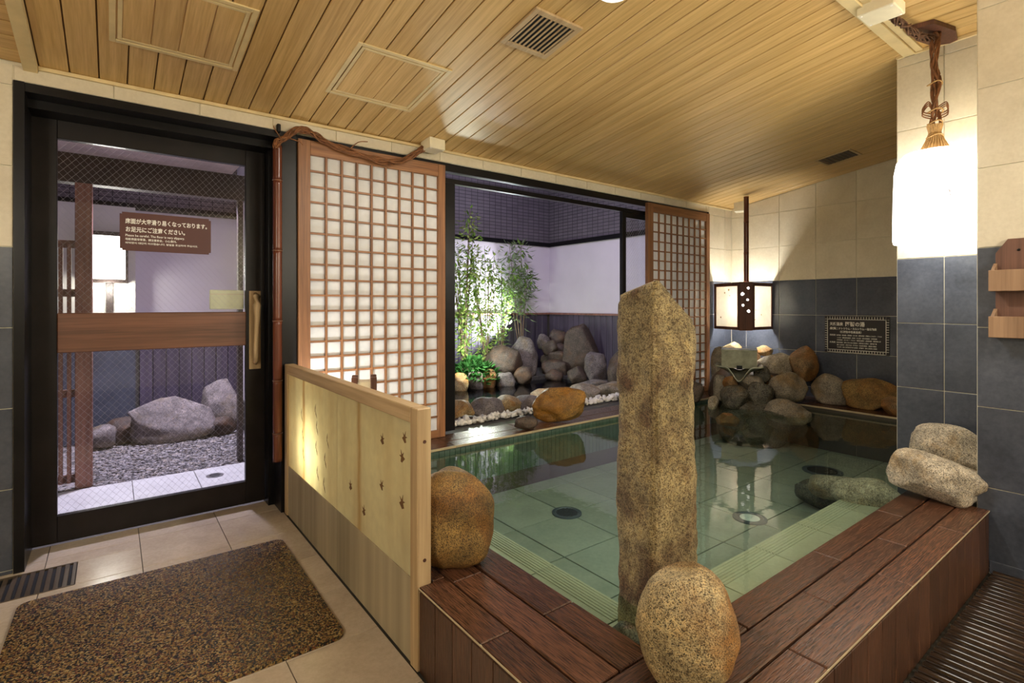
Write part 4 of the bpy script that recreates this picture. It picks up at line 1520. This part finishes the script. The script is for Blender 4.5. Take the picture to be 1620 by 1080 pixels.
vine(pd, [(PX, PY, 2.03), (PX + 0.005, PY, 2.12), (PX - 0.006, PY, 2.22), (PX + 0.004, PY, 2.34), (PX, PY, 2.46), (PX + 0.004, PY, 2.58), (PX, PY, 2.61)], org, 8, 0.020, 0.0058, 'vine_bark', 8, 'vine_strand', 2.0)
for z_, r_ in ((2.06, 0.034), (2.13, 0.030), (2.19, 0.033), (2.33, 0.030)):
    mb = MB()
    mb.tube([(r_ * math.cos(R(a)), r_ * math.sin(R(a)), z_ - 1.52 + 0.006 * math.sin(R(a * 2))) for a in range(0, 361, 20)], 0.0035, 5)
    mb.put('rope_tie', 'rope_tan', pd, smooth=True)
for s in (-1, 1):
    for k in range(3):
        mb = MB()
        pts = [(s * 0.012, 0, 2.15 + 0.012 * k), (s * 0.05, -0.012 * s, 2.17 + .012 * k), (s * 0.046, -0.01, 2.215 + .01 * k), (s * 0.012, 0, 2.19 + .01 * k)]
        rr = Vector((math.cos(-VIEW), math.sin(-VIEW), 0))
        mb.tube([(p[0] * rr.x, p[0] * rr.y + p[1], p[2] - 1.52) for p in spline(pts, 5)], 0.0032, 5)
        mb.put('rope_loop', 'vine_bark', pd, smooth=True)
pq = MB()
pq.prism([(3.20, 0.895), (3.225, 0.79), (3.40, 0.745), (3.525, 0.765), (3.54, 0.80), (3.50, 0.865), (3.36, 0.90)], 2, -0.022, 0.0)
tag(pq.put('ceiling_plaque', 'brown_wood', None, (0, 0, 2.6125)), 'rough dark wooden plaque on the ceiling above the pendant lamp', 'plaque')
v2 = thing('vine_garland', 'pale and brown vine run along the ceiling to the pendant lamp', 'vine', (3.1, 0.86, 2.56))
vine(v2, [(2.93, 0.885, 2.585), (2.98, 0.875, 2.565), (3.06, 0.87, 2.572), (3.16, 0.865, 2.560), (3.25, 0.845, 2.555), (3.33, 0.822, 2.560)], (3.1, 0.86, 2.56), 10, 0.016, 0.0045, 'vine_dark', 14, turns=2.5)

# ------------------------------------------------------------------ corner lantern
CL, CR = Vector((5.095, 2.845, 0)), Vector((5.185, 2.755, 0))
PLf, PRt = Vector((5.215, 3.195, 0)), Vector((5.570, 2.745, 0))
ln = thing('corner_lantern', 'wood-framed paper wall lantern with petal cutouts across the corner', 'lantern', (5.30, 2.93, 0.945))
LO = Vector((5.30, 2.93, 0.945))


def plank_between(a, b_, z0, z1, th, mat, name, parent, inset=0.0):
    a, b_ = Vector(a), Vector(b_)
    d = (b_ - a)
    l_ = d.length
    an = math.atan2(d.y, d.x)
    c = (a + b_) / 2
    return put(name, box_mesh((l_ - 2 * inset, th, z1 - z0), mat, 0.0015), parent, (c.x - LO.x, c.y - LO.y, (z0 + z1) / 2 - LO.z), (0, 0, an))


ZT, ZU = 1.432, 0.945
cpk = plank_between(CL, CR, ZU - 0.005, ZT + 0.005, 0.016, 'brown_wood', 'centre_plank', ln)
for a, b_ in ((PLf, CL), (CR, PRt)):
    d = (b_ - a).normalized()
    plank_between(a, b_, ZT - 0.035, ZT, 0.018, 'brown_wood', 'top_rail', ln)
    plank_between(a, b_, ZU, ZU + 0.030, 0.018, 'brown_wood', 'bottom_rail', ln)
    plank_between(a, a + d * 0.032, ZU + .03, ZT - .035, 0.018, 'brown_wood', 'side_rail', ln)
    plank_between(b_ - d * 0.020, b_, ZU + .03, ZT - .035, 0.018, 'brown_wood', 'side_rail', ln)
    plank_between(a + d * 0.03, b_ - d * 0.018, ZU + .03, ZT - .035, 0.002, 'washi_lamp', 'paper_sheet', ln)
# petals on the centre plank, emission standing in for lamplight through cutouts
pdirv = (CR - CL).normalized()
pn = Vector((pdirv.y, -pdirv.x, 0))
pan = math.atan2(pdirv.y, pdirv.x)
for (px_, pz_, sc_, ro) in ((0.085, 1.375, 0.016, 30), (0.030, 1.315, 0.021, -40), (0.078, 1.255, 0.015, 80), (0.034, 1.200, 0.016, 10), (0.088, 1.140, 0.019, 40)):
    mb = MB()
    pp_ = []
    for k in range(14):
        a = 2 * math.pi * k / 14
        rr = 1.0 - 0.45 * math.exp(-((a - math.pi / 2 if a < 3 else 9) / 0.35) ** 2)
        x_, z_ = 0.8 * math.cos(a) * rr, math.sin(a) * rr
        c_, s_ = math.cos(R(ro)), math.sin(R(ro))
        pp_.append(((x_ * c_ - z_ * s_) * sc_, (x_ * s_ + z_ * c_) * sc_))
    mb.prism(pp_, 1, -0.0008, 0.0)
    p_ = CL + pdirv * px_ + pn * 0.0085
    mb.put('petal', 'petal_glow', ln, (p_.x - LO.x, p_.y - LO.y, pz_ - LO.z), (0, 0, pan))
for a, b_, fr_ in ((PLf, CL, [(0.16, 1.33, .012), (0.22, 1.36, .014), (0.10, 1.07, .014), (0.235, 1.30, .008)]), (CR, PRt, [(0.17, 1.10, .010), (0.06, 1.15, .008), (0.05, 1.05, .008)])):
    d = (b_ - a).normalized()
    n_ = Vector((d.y, -d.x, 0))
    for s, z_, r_ in fr_:
        p_ = a + d * s + n_ * 0.0016
        mb = MB(); mb.prism([(r_ * (1 if k % 2 else .5) * math.cos(k * .6283), r_ * (1 if k % 2 else .5) * math.sin(k * .6283)) for k in range(10)], 1, -0.0006, 0.0)
        mb.put('flower_print', 'rope_tan', ln, (p_.x - LO.x, p_.y - LO.y, z_ - LO.z), (0, 0, math.atan2(d.y, d.x)))
mb = MB(); mb.lathe([(0.0, -0.035)] + [(0.03 * math.sin(R(a)), -0.035 * math.cos(R(a))) for a in range(15, 180, 15)] + [(0.0, 0.035)], 16)
mb.put('bulb', 'bulb_glow', ln, (5.225 - LO.x, 2.885 - LO.y, 1.18 - LO.z), smooth=True)
light('corner_lantern_light', 'POINT', (5.225, 2.885, 1.18), 44, (1.0, 0.96, 0.88), 0.04)
pp = thing('bamboo_pipe', 'thin reddish bamboo pipe rising from the corner lantern to the ceiling', 'pipe', (5.215, 2.835, 1.437))
for a, b_ in ((0.0, 0.30), (0.30, 0.62), (0.62, 0.885)):
    mb = MB(); mb.lathe([(0.0, a), (0.026, a), (0.0245, a + .015), (0.0245, b_ - .015), (0.026, b_), (0.0, b_)], 18)
    mb.put('culm_section', 'bamboo_red', pp, smooth=True)

# ------------------------------------------------------------------ wall sign
ws = thing('wall_sign', 'dark onsen information plaque with silver ladder border on the tiled wall', 'sign', (XB - 0.008, 1.958, 0.742))
ws.rotation_euler = (0, 0, R(-90))     # local x runs along -y, local -y faces the room
SW, SH = 0.540, 0.352
bx('plate', (-SW / 2, -0.010, 0.0), (SW / 2, 0.0, SH), 'sign_dark', ws, 0.001)
mb = MB()
for z_ in (0.030, SH - 0.030):
    mb.box((-SW / 2 + .008, -0.0125, z_ - .0025), (SW / 2 - .008, -0.010, z_ + .0025))
for x_ in (-SW / 2 + 0.026, SW / 2 - 0.026):
    mb.box((x_ - .0025, -0.0125, 0.004), (x_ + .0025, -0.010, SH - .004))
mb.box((-SW / 2 + .026, -0.0125, 0.003), (SW / 2 - .026, -0.010, 0.008))
for k in range(23):
    x_ = -SW / 2 + 0.026 + (SW - 0.052) * k / 22
    mb.box((x_ - .0022, -0.0125, 0.005), (x_ + .0022, -0.010, 0.030))
    mb.box((x_ - .0022, -0.0125, SH - .030), (x_ + .0022, -0.010, SH - 0.005))
for k in range(14):
    z_ = 0.030 + (SH - 0.060) * k / 13
    mb.box((-SW / 2 + .003, -0.0125, z_ - .0022), (-SW / 2 + .026, -0.010, z_ + .0022))
    mb.box((SW / 2 - .026, -0.0125, z_ - .0022), (SW / 2 - .003, -0.010, z_ + .0022))
mb.put('ladder_border', 'pale_print', ws)
LX = -SW / 2 + 0.045
for body, x_, z_, sz, wd, bo in [('天然温泉', 0.0, 0.272, 0.034, 0.118, .0010), ('阿智の湯', 0.135, 0.268, 0.046, 0.165, .0016),
                                 ('泉質：', 0.0, 0.232, 0.026, 0.072, .0008), ('ナトリウム・カルシウム－塩化物泉', 0.078, 0.232, 0.024, 0.318, .0007),
                                 ('（低張性中性高温泉）', 0.078, 0.200, 0.024, 0.195, .0006),
                                 ('適応症：', 0.0, 0.172, 0.017, 0.056, .0004), ('神経痛・筋肉痛・関節痛・五十肩・運動麻痺・関節のこわばり・うちみ', 0.062, 0.172, 0.013, 0.375, .0003),
                                 ('くじき・慢性消化器病・痔疾・冷え性・病後回復期・疲労回復', 0.064, 0.148, 0.013, 0.335, .0003),
                                 ('健康増進・きりきず・やけど・慢性皮膚病・虚弱児童・慢性婦人病', 0.064, 0.126, 0.013, 0.365, .0003),
                                 ('禁忌症：', 0.0, 0.102, 0.017, 0.056, .0004), ('急性疾患（特に熱のある場合）活動性の結核・悪性腫瘍', 0.062, 0.102, 0.013, 0.335, .0003),
                                 ('重い心臓病・呼吸不全・腎不全・出血性疾患・高度の貧血', 0.064, 0.079, 0.013, 0.330, .0003),
                                 ('その他一般に病勢進行中の疾患・妊娠中（特に初期と末期）', 0.064, 0.057, 0.013, 0.335, .0003)]:
    put('lettering', text_mesh(body, sz, 'pale_print', wd, bo), ws, (LX + x_, -0.0106, z_ - 0.008), (R(90), 0, 0))

# ------------------------------------------------------------------ wooden shelf on the near wall
sf = thing('wall_shelf', 'two-tier brown wooden wall pocket shelf with notched top corners', 'shelf', (XC - 0.007, 0.34, 1.055))
mb = MB()
mb.prism([(-0.205, 0.0), (0.205, 0.0), (0.205, 0.375), (0.165, 0.435), (-0.165, 0.435), (-0.205, 0.375)], 0, -0.014, 0.0)
bk = mb.put('back_board', 'shelf_wood', sf)
for z0_ in (0.004, 0.205):
    fb = bx('pocket_front', (-0.094, -0.215, z0_), (-0.082, 0.215, z0_ + 0.092), 'shelf_front', sf, 0.002)
    bx('pocket_floor', (-0.082, -0.205, z0_), (-0.014, 0.205, z0_ + 0.010), 'shelf_wood', sf)
    for yy in (-0.205, -0.07, 0.07, 0.205):
        mb = MB(); mb.prism([(-0.082, 0.010), (-0.014, 0.010), (-0.014, 0.125), (-0.082, 0.088)], 1, yy - .006, yy + .006)
        mb.put('divider', 'shelf_front', sf, (0, 0, z0_))
mb = MB(); mb.lathe([(0.0, 0.0), (0.006, 0.0), (0.004, 0.004), (0.0, 0.005)], 10)
mb.put('screw', 'black_frame', sf, (-0.014, 0.13, 0.385), (0, R(-90), 0))

# ------------------------------------------------------------------ garden
GX, GY = 5.30, 6.0
gg = MB()
gg.box((1.0, YA + 0.20, -0.05), (GX, GY, 0.17))
gg.box((1.0, YA + 0.202, 0.17), (GX, 3.52, 0.264))
gg.box((1.0, 5.25, 0.17), (GX, GY, 0.27))
gg.box((4.75, 4.1, 0.17), (GX, 5.25, 0.26))
struct(gg.put('ground_garden', 'soil'), 'dark soil ground of the night garden beyond the opening')
gw = MB()
gw.box((-1.6, GY, -0.05), (GX + 0.2, GY + 0.2, 1.06))
gw.box((GX, YA + 0.2, -0.05), (GX + 0.2, GY, 1.06))
gdb = struct(gw.put('wall_garden_base', 'grout_dark'))
gw = MB()
gw.box((-1.6, GY, 1.06), (GX + 0.2, GY + 0.2, 2.10))
gw.box((GX, YA + 0.2, 1.06), (GX + 0.2, GY, 2.10))
struct(gw.put('wall_garden', 'plaster_white'), 'white plaster garden wall lit violet')
# the tile pattern maps x/y, so each upper wall is built lying down and stood up
for nm, ln_, loc, rz in (('wall_garden_upper', GX + 1.9, (-1.6, GY + 0.02, 2.14), 0.0), ('wall_garden_upper', GY - YA, (GX + 0.02, GY + 0.02, 2.14), R(-90))):
    mb = MB(); mb.box((0, 0, -0.18), (ln_, 1.5, 0.0))
    o_ = mb.put(nm, 'facade_tile', None, loc, (R(90), 0, rz))
    struct(o_, 'small grey tiled upper garden wall with dark joints, ' + ('back side' if rz == 0 else 'right side'))
gw = MB()
gw.box((-1.6, GY - 0.03, 2.08), (GX, GY + 0.2, 2.14))
gw.box((GX - 0.03, YA + 0.2, 2.08), (GX + 0.2, GY, 2.14))
struct(gw.put('trim_6', 'black_frame'))
gw = MB()
gw.box((0.2, GY - 0.05, 1.06), (GX, GY, 1.085))
gw.box((GX - 0.05, YA + 0.2, 1.06), (GX, GY, 1.085))
struct(gw.put('trim_7', 'lattice_wood'))
bmh = box_mesh((0.100, 0.018, 0.90), 'garden_board', 0.003)
for k in range(48):
    put('board', bmh, gdb, (0.25 + 0.105 * k, GY - 0.012, 0.62))
for k in range(23):
    put('board', bmh, gdb, (GX - 0.012, GY - 0.07 - 0.105 * k, 0.62), (0, 0, R(90)))
# divider beside the porch
dv = MB(); dv.box((1.02, YA + 0.21, -0.05), (1.12, GY, 2.6))
struct(dv.put('wall_porch_side', 'plaster_white'))

# garden pool water
gm = bpy.data.meshes.new('gwater')
gm.from_pydata([(1.6, 3.72, 0.222), (4.95, 3.72, 0.222), (4.95, 5.24, 0.222), (1.6, 5.24, 0.222)], [], [(0, 1, 2, 3)])
gm.materials.append(MATS['dark_water'])
gp = tag(put('garden_pool_water', gm), 'dark still water of the rock pool in the garden', 'water')
gp['kind'] = 'stuff'

RIM = 'stones rimming the garden rock pool'
BIG = 'large rocks behind the garden pool'
garden_rocks = [
    ('rim_stone', 'pale tan rim stone at the left end next to the black door frame', (2.32, 3.75, 0.318), (0.25, 0.22, 0.17), -32, 'granite_tan', 101, 2.6, RIM),
    ('rim_stone', 'large flat lilac-grey rim stone, second from the door frame', (2.57, 3.72, 0.305), (0.32, 0.25, 0.20), -35, 'stone_lilac', 102, 2.8, RIM),
    ('rim_stone', 'orange rim stone between two grey ones', (2.83, 3.77, 0.306), (0.25, 0.20, 0.17), -37, 'granite_tan', 103, 2.4, RIM),
    ('rim_stone', 'grey rim stone just left of the amber boulder', (3.05, 3.75, 0.292), (0.28, 0.24, 0.165), -39, 'stone_lilac', 104, 2.6, RIM),
    ('rim_stone', 'low brown rim stone half hidden behind the amber boulder', (3.44, 3.95, 0.295), (0.32, 0.22, 0.15), -41, 'granite_tan', 105, 2.3, RIM),
    ('rim_stone', 'grey-green rim stone right of the amber boulder', (3.92, 3.90, 0.275), (0.36, 0.26, 0.22), -45, 'granite_grey', 106, 2.3, RIM),
    ('rim_stone', 'mossy grey rim stone behind the standing pillar', (4.29, 3.85, 0.268), (0.45, 0.26, 0.22), -48, 'granite_grey', 107, 2.5, RIM),
    ('rim_stone', 'dark lower-course stone by the black door frame', (2.25, 3.56, 0.235), (0.34, 0.16, 0.16), -33, 'stone_brown', 108, 3.0, RIM),
    ('rim_stone', 'long dark lower-course stone above the white pebbles', (2.67, 3.60, 0.215), (0.46, 0.14, 0.12), -37, 'stone_brown', 109, 3.0, RIM),
    ('bank_stone', 'brown far-bank stone at the left, below the low bush', (3.18, 5.15, 0.30), (0.20, 0.18, 0.25), -32, 'granite_tan', 110, 2.6, RIM),
    ('bank_stone', 'grey far-bank stone between the brown and orange ones', (3.38, 5.15, 0.30), (0.21, 0.18, 0.25), -33, 'stone_lilac', 111, 2.6, RIM),
    ('bank_stone', 'orange far-bank stone left of the big boulder', (3.57, 5.15, 0.305), (0.21, 0.18, 0.27), -35, 'granite_rust', 112, 2.4, RIM),
    ('bank_stone', 'flat slate block at the far waterline', (3.80, 5.12, 0.275), (0.27, 0.16, 0.22), -37, 'stone_lilac', 113, 3.6, RIM),
    ('garden_rock', 'broad sloping boulder left of the tall rounded boulder', (3.94, 5.34, 0.47), (0.50, 0.32, 0.46), -37, 'stone_brown', 114, 2.3, BIG),
    ('garden_rock', 'tall rounded grey boulder under the small tree', (4.33, 5.42, 0.485), (0.38, 0.30, 0.61), -39, 'stone_lilac', 115, 2.5, BIG),
    ('garden_rock', 'small pinkish stone in the water before the tall boulder', (4.06, 5.10, 0.325), (0.24, 0.18, 0.24), -39, 'stone_brown', 116, 2.6, BIG),
    ('garden_rock', 'rounded stone crowning the rock cascade', (5.03, 5.52, 0.72), (0.25, 0.20, 0.28), -42, 'stone_brown', 117, 2.4, BIG),
    ('garden_rock', 'small stone top left of the rock cascade', (4.80, 5.55, 0.69), (0.20, 0.18, 0.22), -41, 'stone_lilac', 118, 2.6, BIG),
    ('garden_rock', 'squarish stone upper left in the rock cascade', (4.80, 5.43, 0.605), (0.22, 0.18, 0.23), -41, 'stone_brown', 119, 2.9, BIG),
    ('garden_rock', 'squarish stone upper right in the rock cascade', (5.02, 5.42, 0.58), (0.20, 0.18, 0.20), -43, 'stone_brown', 120, 2.9, BIG),
    ('garden_rock', 'wide ledge stone halfway down the rock cascade', (4.86, 5.40, 0.47), (0.40, 0.24, 0.21), -42, 'stone_brown', 121, 3.0, BIG),
    ('garden_rock', 'broad reddish stone low in the rock cascade', (4.75, 5.28, 0.345), (0.35, 0.22, 0.25), -42, 'stone_brown', 122, 2.8, BIG),
    ('garden_rock', 'small stone at the foot of the rock cascade', (4.60, 5.12, 0.27), (0.24, 0.18, 0.19), -42, 'stone_brown', 123, 2.5, BIG),
    ('garden_rock', 'tall flat-faced slab against the dark boards', (5.03, 5.06, 0.60), (0.50, 0.22, 0.70), -45, 'stone_brown', 124, 3.6, BIG),
    ('garden_rock', 'angular grey rock before the tall slab', (4.86, 4.62, 0.39), (0.29, 0.22, 0.44), -47, 'stone_lilac', 125, 2.9, BIG),
    ('garden_rock', 'rounded brown rock beside the standing pillar edge', (4.94, 4.28, 0.40), (0.33, 0.26, 0.50), -49, 'stone_brown', 126, 2.5, BIG),
    ('garden_rock', 'low rounded rock left of the angular grey rock', (4.68, 4.78, 0.31), (0.25, 0.20, 0.24), -44, 'stone_brown', 127, 2.5, BIG),
    ('garden_rock', 'flat pale slate at the water in front of the angular rock', (4.66, 4.45, 0.235), (0.40, 0.18, 0.13), -46, 'stone_lilac', 128, 3.4, BIG),
    ('porch_rock', 'large flat-topped boulder seen through the lower door glass', (0.44, 5.58, 0.19), (0.68, 0.36, 0.395), -4, 'stone_porch', 140, 4.2, None),
    ('porch_rock', 'tall pale rock at the right edge of the door glass', (0.84, 5.76, 0.25), (0.34, 0.32, 0.48), -9, 'stone_porch', 130, 4.0, None),
    ('porch_rock', 'small grey rock next to the wooden lattice post', (-0.09, 5.55, 0.10), (0.24, 0.20, 0.21), 1, 'stone_porch', 131, 2.6, None),
    ('porch_rock', 'dark flat rock left of the large flat-topped boulder', (0.09, 5.68, 0.115), (0.29, 0.22, 0.23), -1, 'stone_brown', 132, 2.9, None),
    ('porch_rock', 'small low rock between the boulder and tall pale rock', (0.80, 5.50, 0.085), (0.26, 0.18, 0.17), -9, 'stone_brown', 133, 2.6, None),
]
for nm, lab, c, d, az, mt_, sd, n_, gp_ in garden_rocks:
    rock(nm, lab, 'rock', c, d, az, mt_, sd, n_, 0.12, 7, 0.78, 4 if d[0] > 0.3 else 3, group=gp_)

# white pebbles along the sill
rnd = random.Random(5)
pb = MB()
pv, pf = ico(1)
for k in range(560):
    x_ = rnd.uniform(1.9, 5.2)
    y_ = rnd.uniform(YA + 0.225, 3.51)
    r_ = rnd.uniform(0.014, 0.026)
    a = rnd.uniform(0, 6.28)
    vs = []
    for q in pv:
        vx, vy, vz = q.x * r_ * 1.25, q.y * r_, q.z * r_ * 0.75
        vs.append((x_ + vx * math.cos(a) - vy * math.sin(a), y_ + vx * math.sin(a) + vy * math.cos(a), 0.266 + r_ * 0.7 + vz + rnd.uniform(0, .003) + rnd.random() * 0.02 * (k % 3)))
    pb.add(vs, pf)
o_ = tag(pb.put('white_pebbles', 'pebble_white', smooth=True, fix=False), 'strip of white pebbles along the sill of the garden opening', 'pebbles')
o_['kind'] = 'stuff'
pb = MB()
for k in range(160):
    x_ = rnd.uniform(2.9, 3.9)
    y_ = rnd.uniform(5.22, 5.40)
    r_ = rnd.uniform(0.012, 0.022)
    vs = [(x_ + q.x * r_ * 1.2, y_ + q.y * r_, 0.275 + r_ * .6 + q.z * r_ * .8) for q in pv]
    pb.add(vs, pf)
o_ = tag(pb.put('white_pebbles', 'pebble_white', smooth=True, fix=False), 'white pebbles on the far bank beneath the low bush', 'pebbles')
o_['kind'] = 'stuff'


# ------------------------------------------------------------------ plants
def leaf(mb, p, d, l_, w_, rnd):
    d = d.normalized()
    s = d.cross(Vector((rnd.uniform(-.4, .4), rnd.uniform(-.4, .4), 1)))
    if s.length < 1e-3:
        s = Vector((1, 0, 0))
    s.normalize()
    n_ = s.cross(d)
    q = [p, p + d * l_ * .45 + s * w_ - n_ * w_ * .3, p + d * l_, p + d * l_ * .45 - s * w_ - n_ * w_ * .3, p + d * l_ * .5 + n_ * 0.0]
    mb.add(q, [(0, 1, 4), (1, 2, 4), (0, 4, 3), (4, 2, 3)])


def shrub(name, label, cat, base, h, nst, spread, nleaf, ll, lw, mats, seed, z_leaf=0.15, clump=False):
    rnd = random.Random(seed)
    t = thing(name, label, cat, base)
    st = MB(); lf = MB(); lf2 = MB()
    for s in range(nst):
        a = rnd.uniform(0, 6.28)
        hh = h * rnd.uniform(0.62, 1.0)
        tip = Vector((math.cos(a) * spread * rnd.uniform(.2, 1), math.sin(a) * spread * rnd.uniform(.1, .35), hh))
        pts = spline([(rnd.uniform(-.05, .05), rnd.uniform(-.04, .04), 0), (tip.x * .25, tip.y * .25, hh * .35), (tip.x * .65, tip.y * .65, hh * .7), tuple(tip)], 5)
        st.tube(pts, [0.008 * (1 - .75 * i / (len(pts) - 1)) for i in range(len(pts))], 5)
        for k in range(nleaf):
            tt = z_leaf + (1 - z_leaf) * rnd.random() ** (0.5 if clump else 0.8)
            p = pts[min(int(tt * (len(pts) - 1)), len(pts) - 1)]
            if clump:
                if tt < 0.55 and rnd.random() < .8:
                    continue
            off = Vector((rnd.gauss(0, 1), rnd.gauss(0, 1), rnd.gauss(0, .6)))
            off = off.normalized() * rnd.uniform(0.01, 0.11 if not clump else 0.16)
            off.y *= 0.7
            d = off.normalized() + Vector((0, 0, rnd.uniform(-.6, .3)))
            leaf(lf if rnd.random() < .6 else lf2, p + off, d, ll * rnd.uniform(.6, 1.2), lw * rnd.uniform(.7, 1.2), rnd)
    st.put('stems', 'stem_brown', t, smooth=True)
    lf.put('foliage', mats[0], t, fix=False)
    lf2.put('foliage', mats[1], t, fix=False)
    return t


shrub('garden_shrub', 'tall slender green shrub next to the black door frame', 'shrub', (3.42, 5.45, 0.25), 2.15, 13, 0.36, 95, 0.080, 0.018, ('leaf_green', 'leaf_lime'), 201)
shrub('garden_shrub', 'airy light-green shrub in front of the bright white wall', 'shrub', (3.82, 5.55, 0.25), 1.80, 10, 0.36, 75, 0.080, 0.018, ('leaf_lime', 'leaf_green'), 202)
shrub('garden_shrub', 'sparse young shrub between the airy shrub and small tree', 'shrub', (4.12, 5.62, 0.25), 1.60, 7, 0.26, 70, 0.080, 0.018, ('leaf_green', 'leaf_grey'), 203, 0.35)
shrub('garden_tree', 'small multi-stemmed tree with drooping leaf clusters by the wall corner', 'tree', (4.50, 5.68, 0.25), 1.88, 6, 0.38, 95, 0.110, 0.022, ('leaf_grey', 'leaf_green'), 204, 0.5, True)

rnd = random.Random(77)
bu = thing('low_bush', 'low dark-green leafy bush at the foot of the tall shrubs', 'bush', (3.45, 5.28, 0.26))
lf = MB(); st = MB()
for k in range(520):
    a = rnd.uniform(0, 6.28); rr = rnd.random() ** .5
    p = Vector((rr * 0.36 * math.cos(a), rr * 0.20 * math.sin(a), 0.0))
    p.z = (1 - rr * rr) * 0.28 * rnd.uniform(.35, 1.0) + 0.03
    d = Vector((p.x * 1.4, p.y * 1.4 - .15, rnd.uniform(-.1, .5)))
    leaf(lf, p, d, rnd.uniform(.06, .11), rnd.uniform(.022, .036), rnd)
for k in range(14):
    a = rnd.uniform(0, 6.28)
    st.tube([(0, 0, 0), (0.1 * math.cos(a), 0.07 * math.sin(a), 0.1), (0.25 * math.cos(a), 0.15 * math.sin(a), 0.2)], 0.005, 4)
st.put('stems', 'stem_brown', bu)
lf.put('foliage', 'leaf_deep', bu, fix=False)

# ------------------------------------------------------------------ porch beyond the door
pg = MB(); pg.box((-1.6, YA + 0.30, -0.10), (1.02, GY, -0.008))
pgo = struct(pg.put('ground_porch', 'gravel'), 'grey gravel ground outside the glass door')
# raked gravel grains
gvl = MB()
rnd = random.Random(9)
for k in range(2600):
    x_ = rnd.uniform(-0.12, 1.0); y_ = rnd.uniform(4.42, 5.75); r_ = rnd.uniform(0.008, 0.017)
    gvl.add([(x_ + q.x * r_ * 1.3, y_ + q.y * r_, -0.006 + q.z * r_ * .7) for q in pv], pf)
o_ = gvl.put('gravel_grains', 'gravel', pgo, smooth=True, fix=False)
o_['kind'] = 'stuff'
for a, b_ in ((-0.60, 0.105), (0.105, 0.465), (0.465, 1.015)):
    bx('paving_slab', (a + .002, YA + 0.32, -0.008), (b_ - .002, 4.40, 0.006), 'paving', pgo, 0.002)
t = thing('floor_drain', 'small round metal drain in the paving outside the glass door', 'drain', (0.57, 4.18, 0.006))
mb = MB(); mb.lathe([(0.0, 0.0), (0.055, 0.0), (0.055, 0.003), (0.0, 0.004)], 24)
mb.put('cover', 'steel', t)
for k in range(-2, 3):
    bx('slot', (-0.036 + abs(k) * .006, k * .016 - .003, 0.0032), (0.036 - abs(k) * .006, k * .016 + .003, 0.0046), 'drain_slot', t)

# lattice screen with post left of the porch
lt = thing('lattice_fence', 'reddish slatted wooden lattice with a post outside the door', 'fence', (-0.35, 4.45, 0.0))
o = (-0.35, 4.45, 0.0)
bx('post', (-0.195, 4.43, 0.0), (-0.105, 4.52, 2.0), 'lattice_wood', lt, 0.004, o)
for k in range(11):
    xx = -0.225 - 0.042 * k
    bx('slat', (xx - .011, 4.455, 0.04), (xx + .011, 4.485, 1.60), 'lattice_wood', lt, 0.002, o)
for zz in (0.06, 0.62, 1.28, 1.60):
    bx('cross_rail', (-0.70, 4.486, zz - .025), (-0.195, 4.506, zz + .025), 'lattice_wood', lt, 0.002, o)
# porch frame, beam and soffit
pf_ = MB()
pf_.box((-0.70, 4.44, 2.0), (1.02, 4.54, 2.19))
pf_.box((0.765, 4.46, 0.0), (0.80, 4.52, 2.0))
pf_.box((0.90, 4.46, 0.0), (1.02, 4.52, 2.0))
struct(pf_.put('trim_8', 'dark_beam'), 'dark porch beam and posts outside the glass door')
sfm = MB(); sfm.box((-0.95, YA + 0.30, 2.19), (0.72, 4.54, 2.24))
struct(sfm.put('ceiling_porch', 'soffit_paint'))
# lamp-lit wall left of the porch garden, with its lantern
lw = MB(); lw.box((-1.6, 5.84, 0.0), (0.165, GY, 1.08))
struct(lw.put('wall_porch_base', 'tile_navy'))
lw = MB(); lw.box((-1.6, 5.84, 1.08), (0.165, GY, 2.08))
struct(lw.put('wall_porch', 'plaster_cream'))
pl_ = thing('wall_lantern', 'square glowing paper wall lantern seen through the door glass', 'lantern', (-0.03, 5.78, 1.40))
o = (-0.03, 5.78, 1.40)
bx('paper_box', (-0.15, 5.72, 1.425), (0.09, 5.835, 1.80), 'porch_glow', pl_, 0.004, o)
bx('frame_bar', (-0.17, 5.705, 1.395), (0.11, 5.838, 1.425), 'dark_beam', pl_, 0.002, o)
bx('frame_bar', (-0.17, 5.705, 1.80), (0.11, 5.838, 1.835), 'dark_beam', pl_, 0.002, o)
bx('frame_post', (0.09, 5.705, 1.425), (0.11, 5.838, 1.80), 'dark_beam', pl_, 0.002, o)
bx('frame_post', (-0.17, 5.705, 1.425), (-0.15, 5.838, 1.80), 'dark_beam', pl_, 0.002, o)
bx('bracket', (-0.045, 5.80, 1.09), (0.005, 5.838, 1.395), 'dark_beam', pl_, 0.002, o)
light('wall_lantern_light', 'POINT', (-0.03, 5.66, 1.34), 5, (1.0, 0.95, 0.85), 0.05)
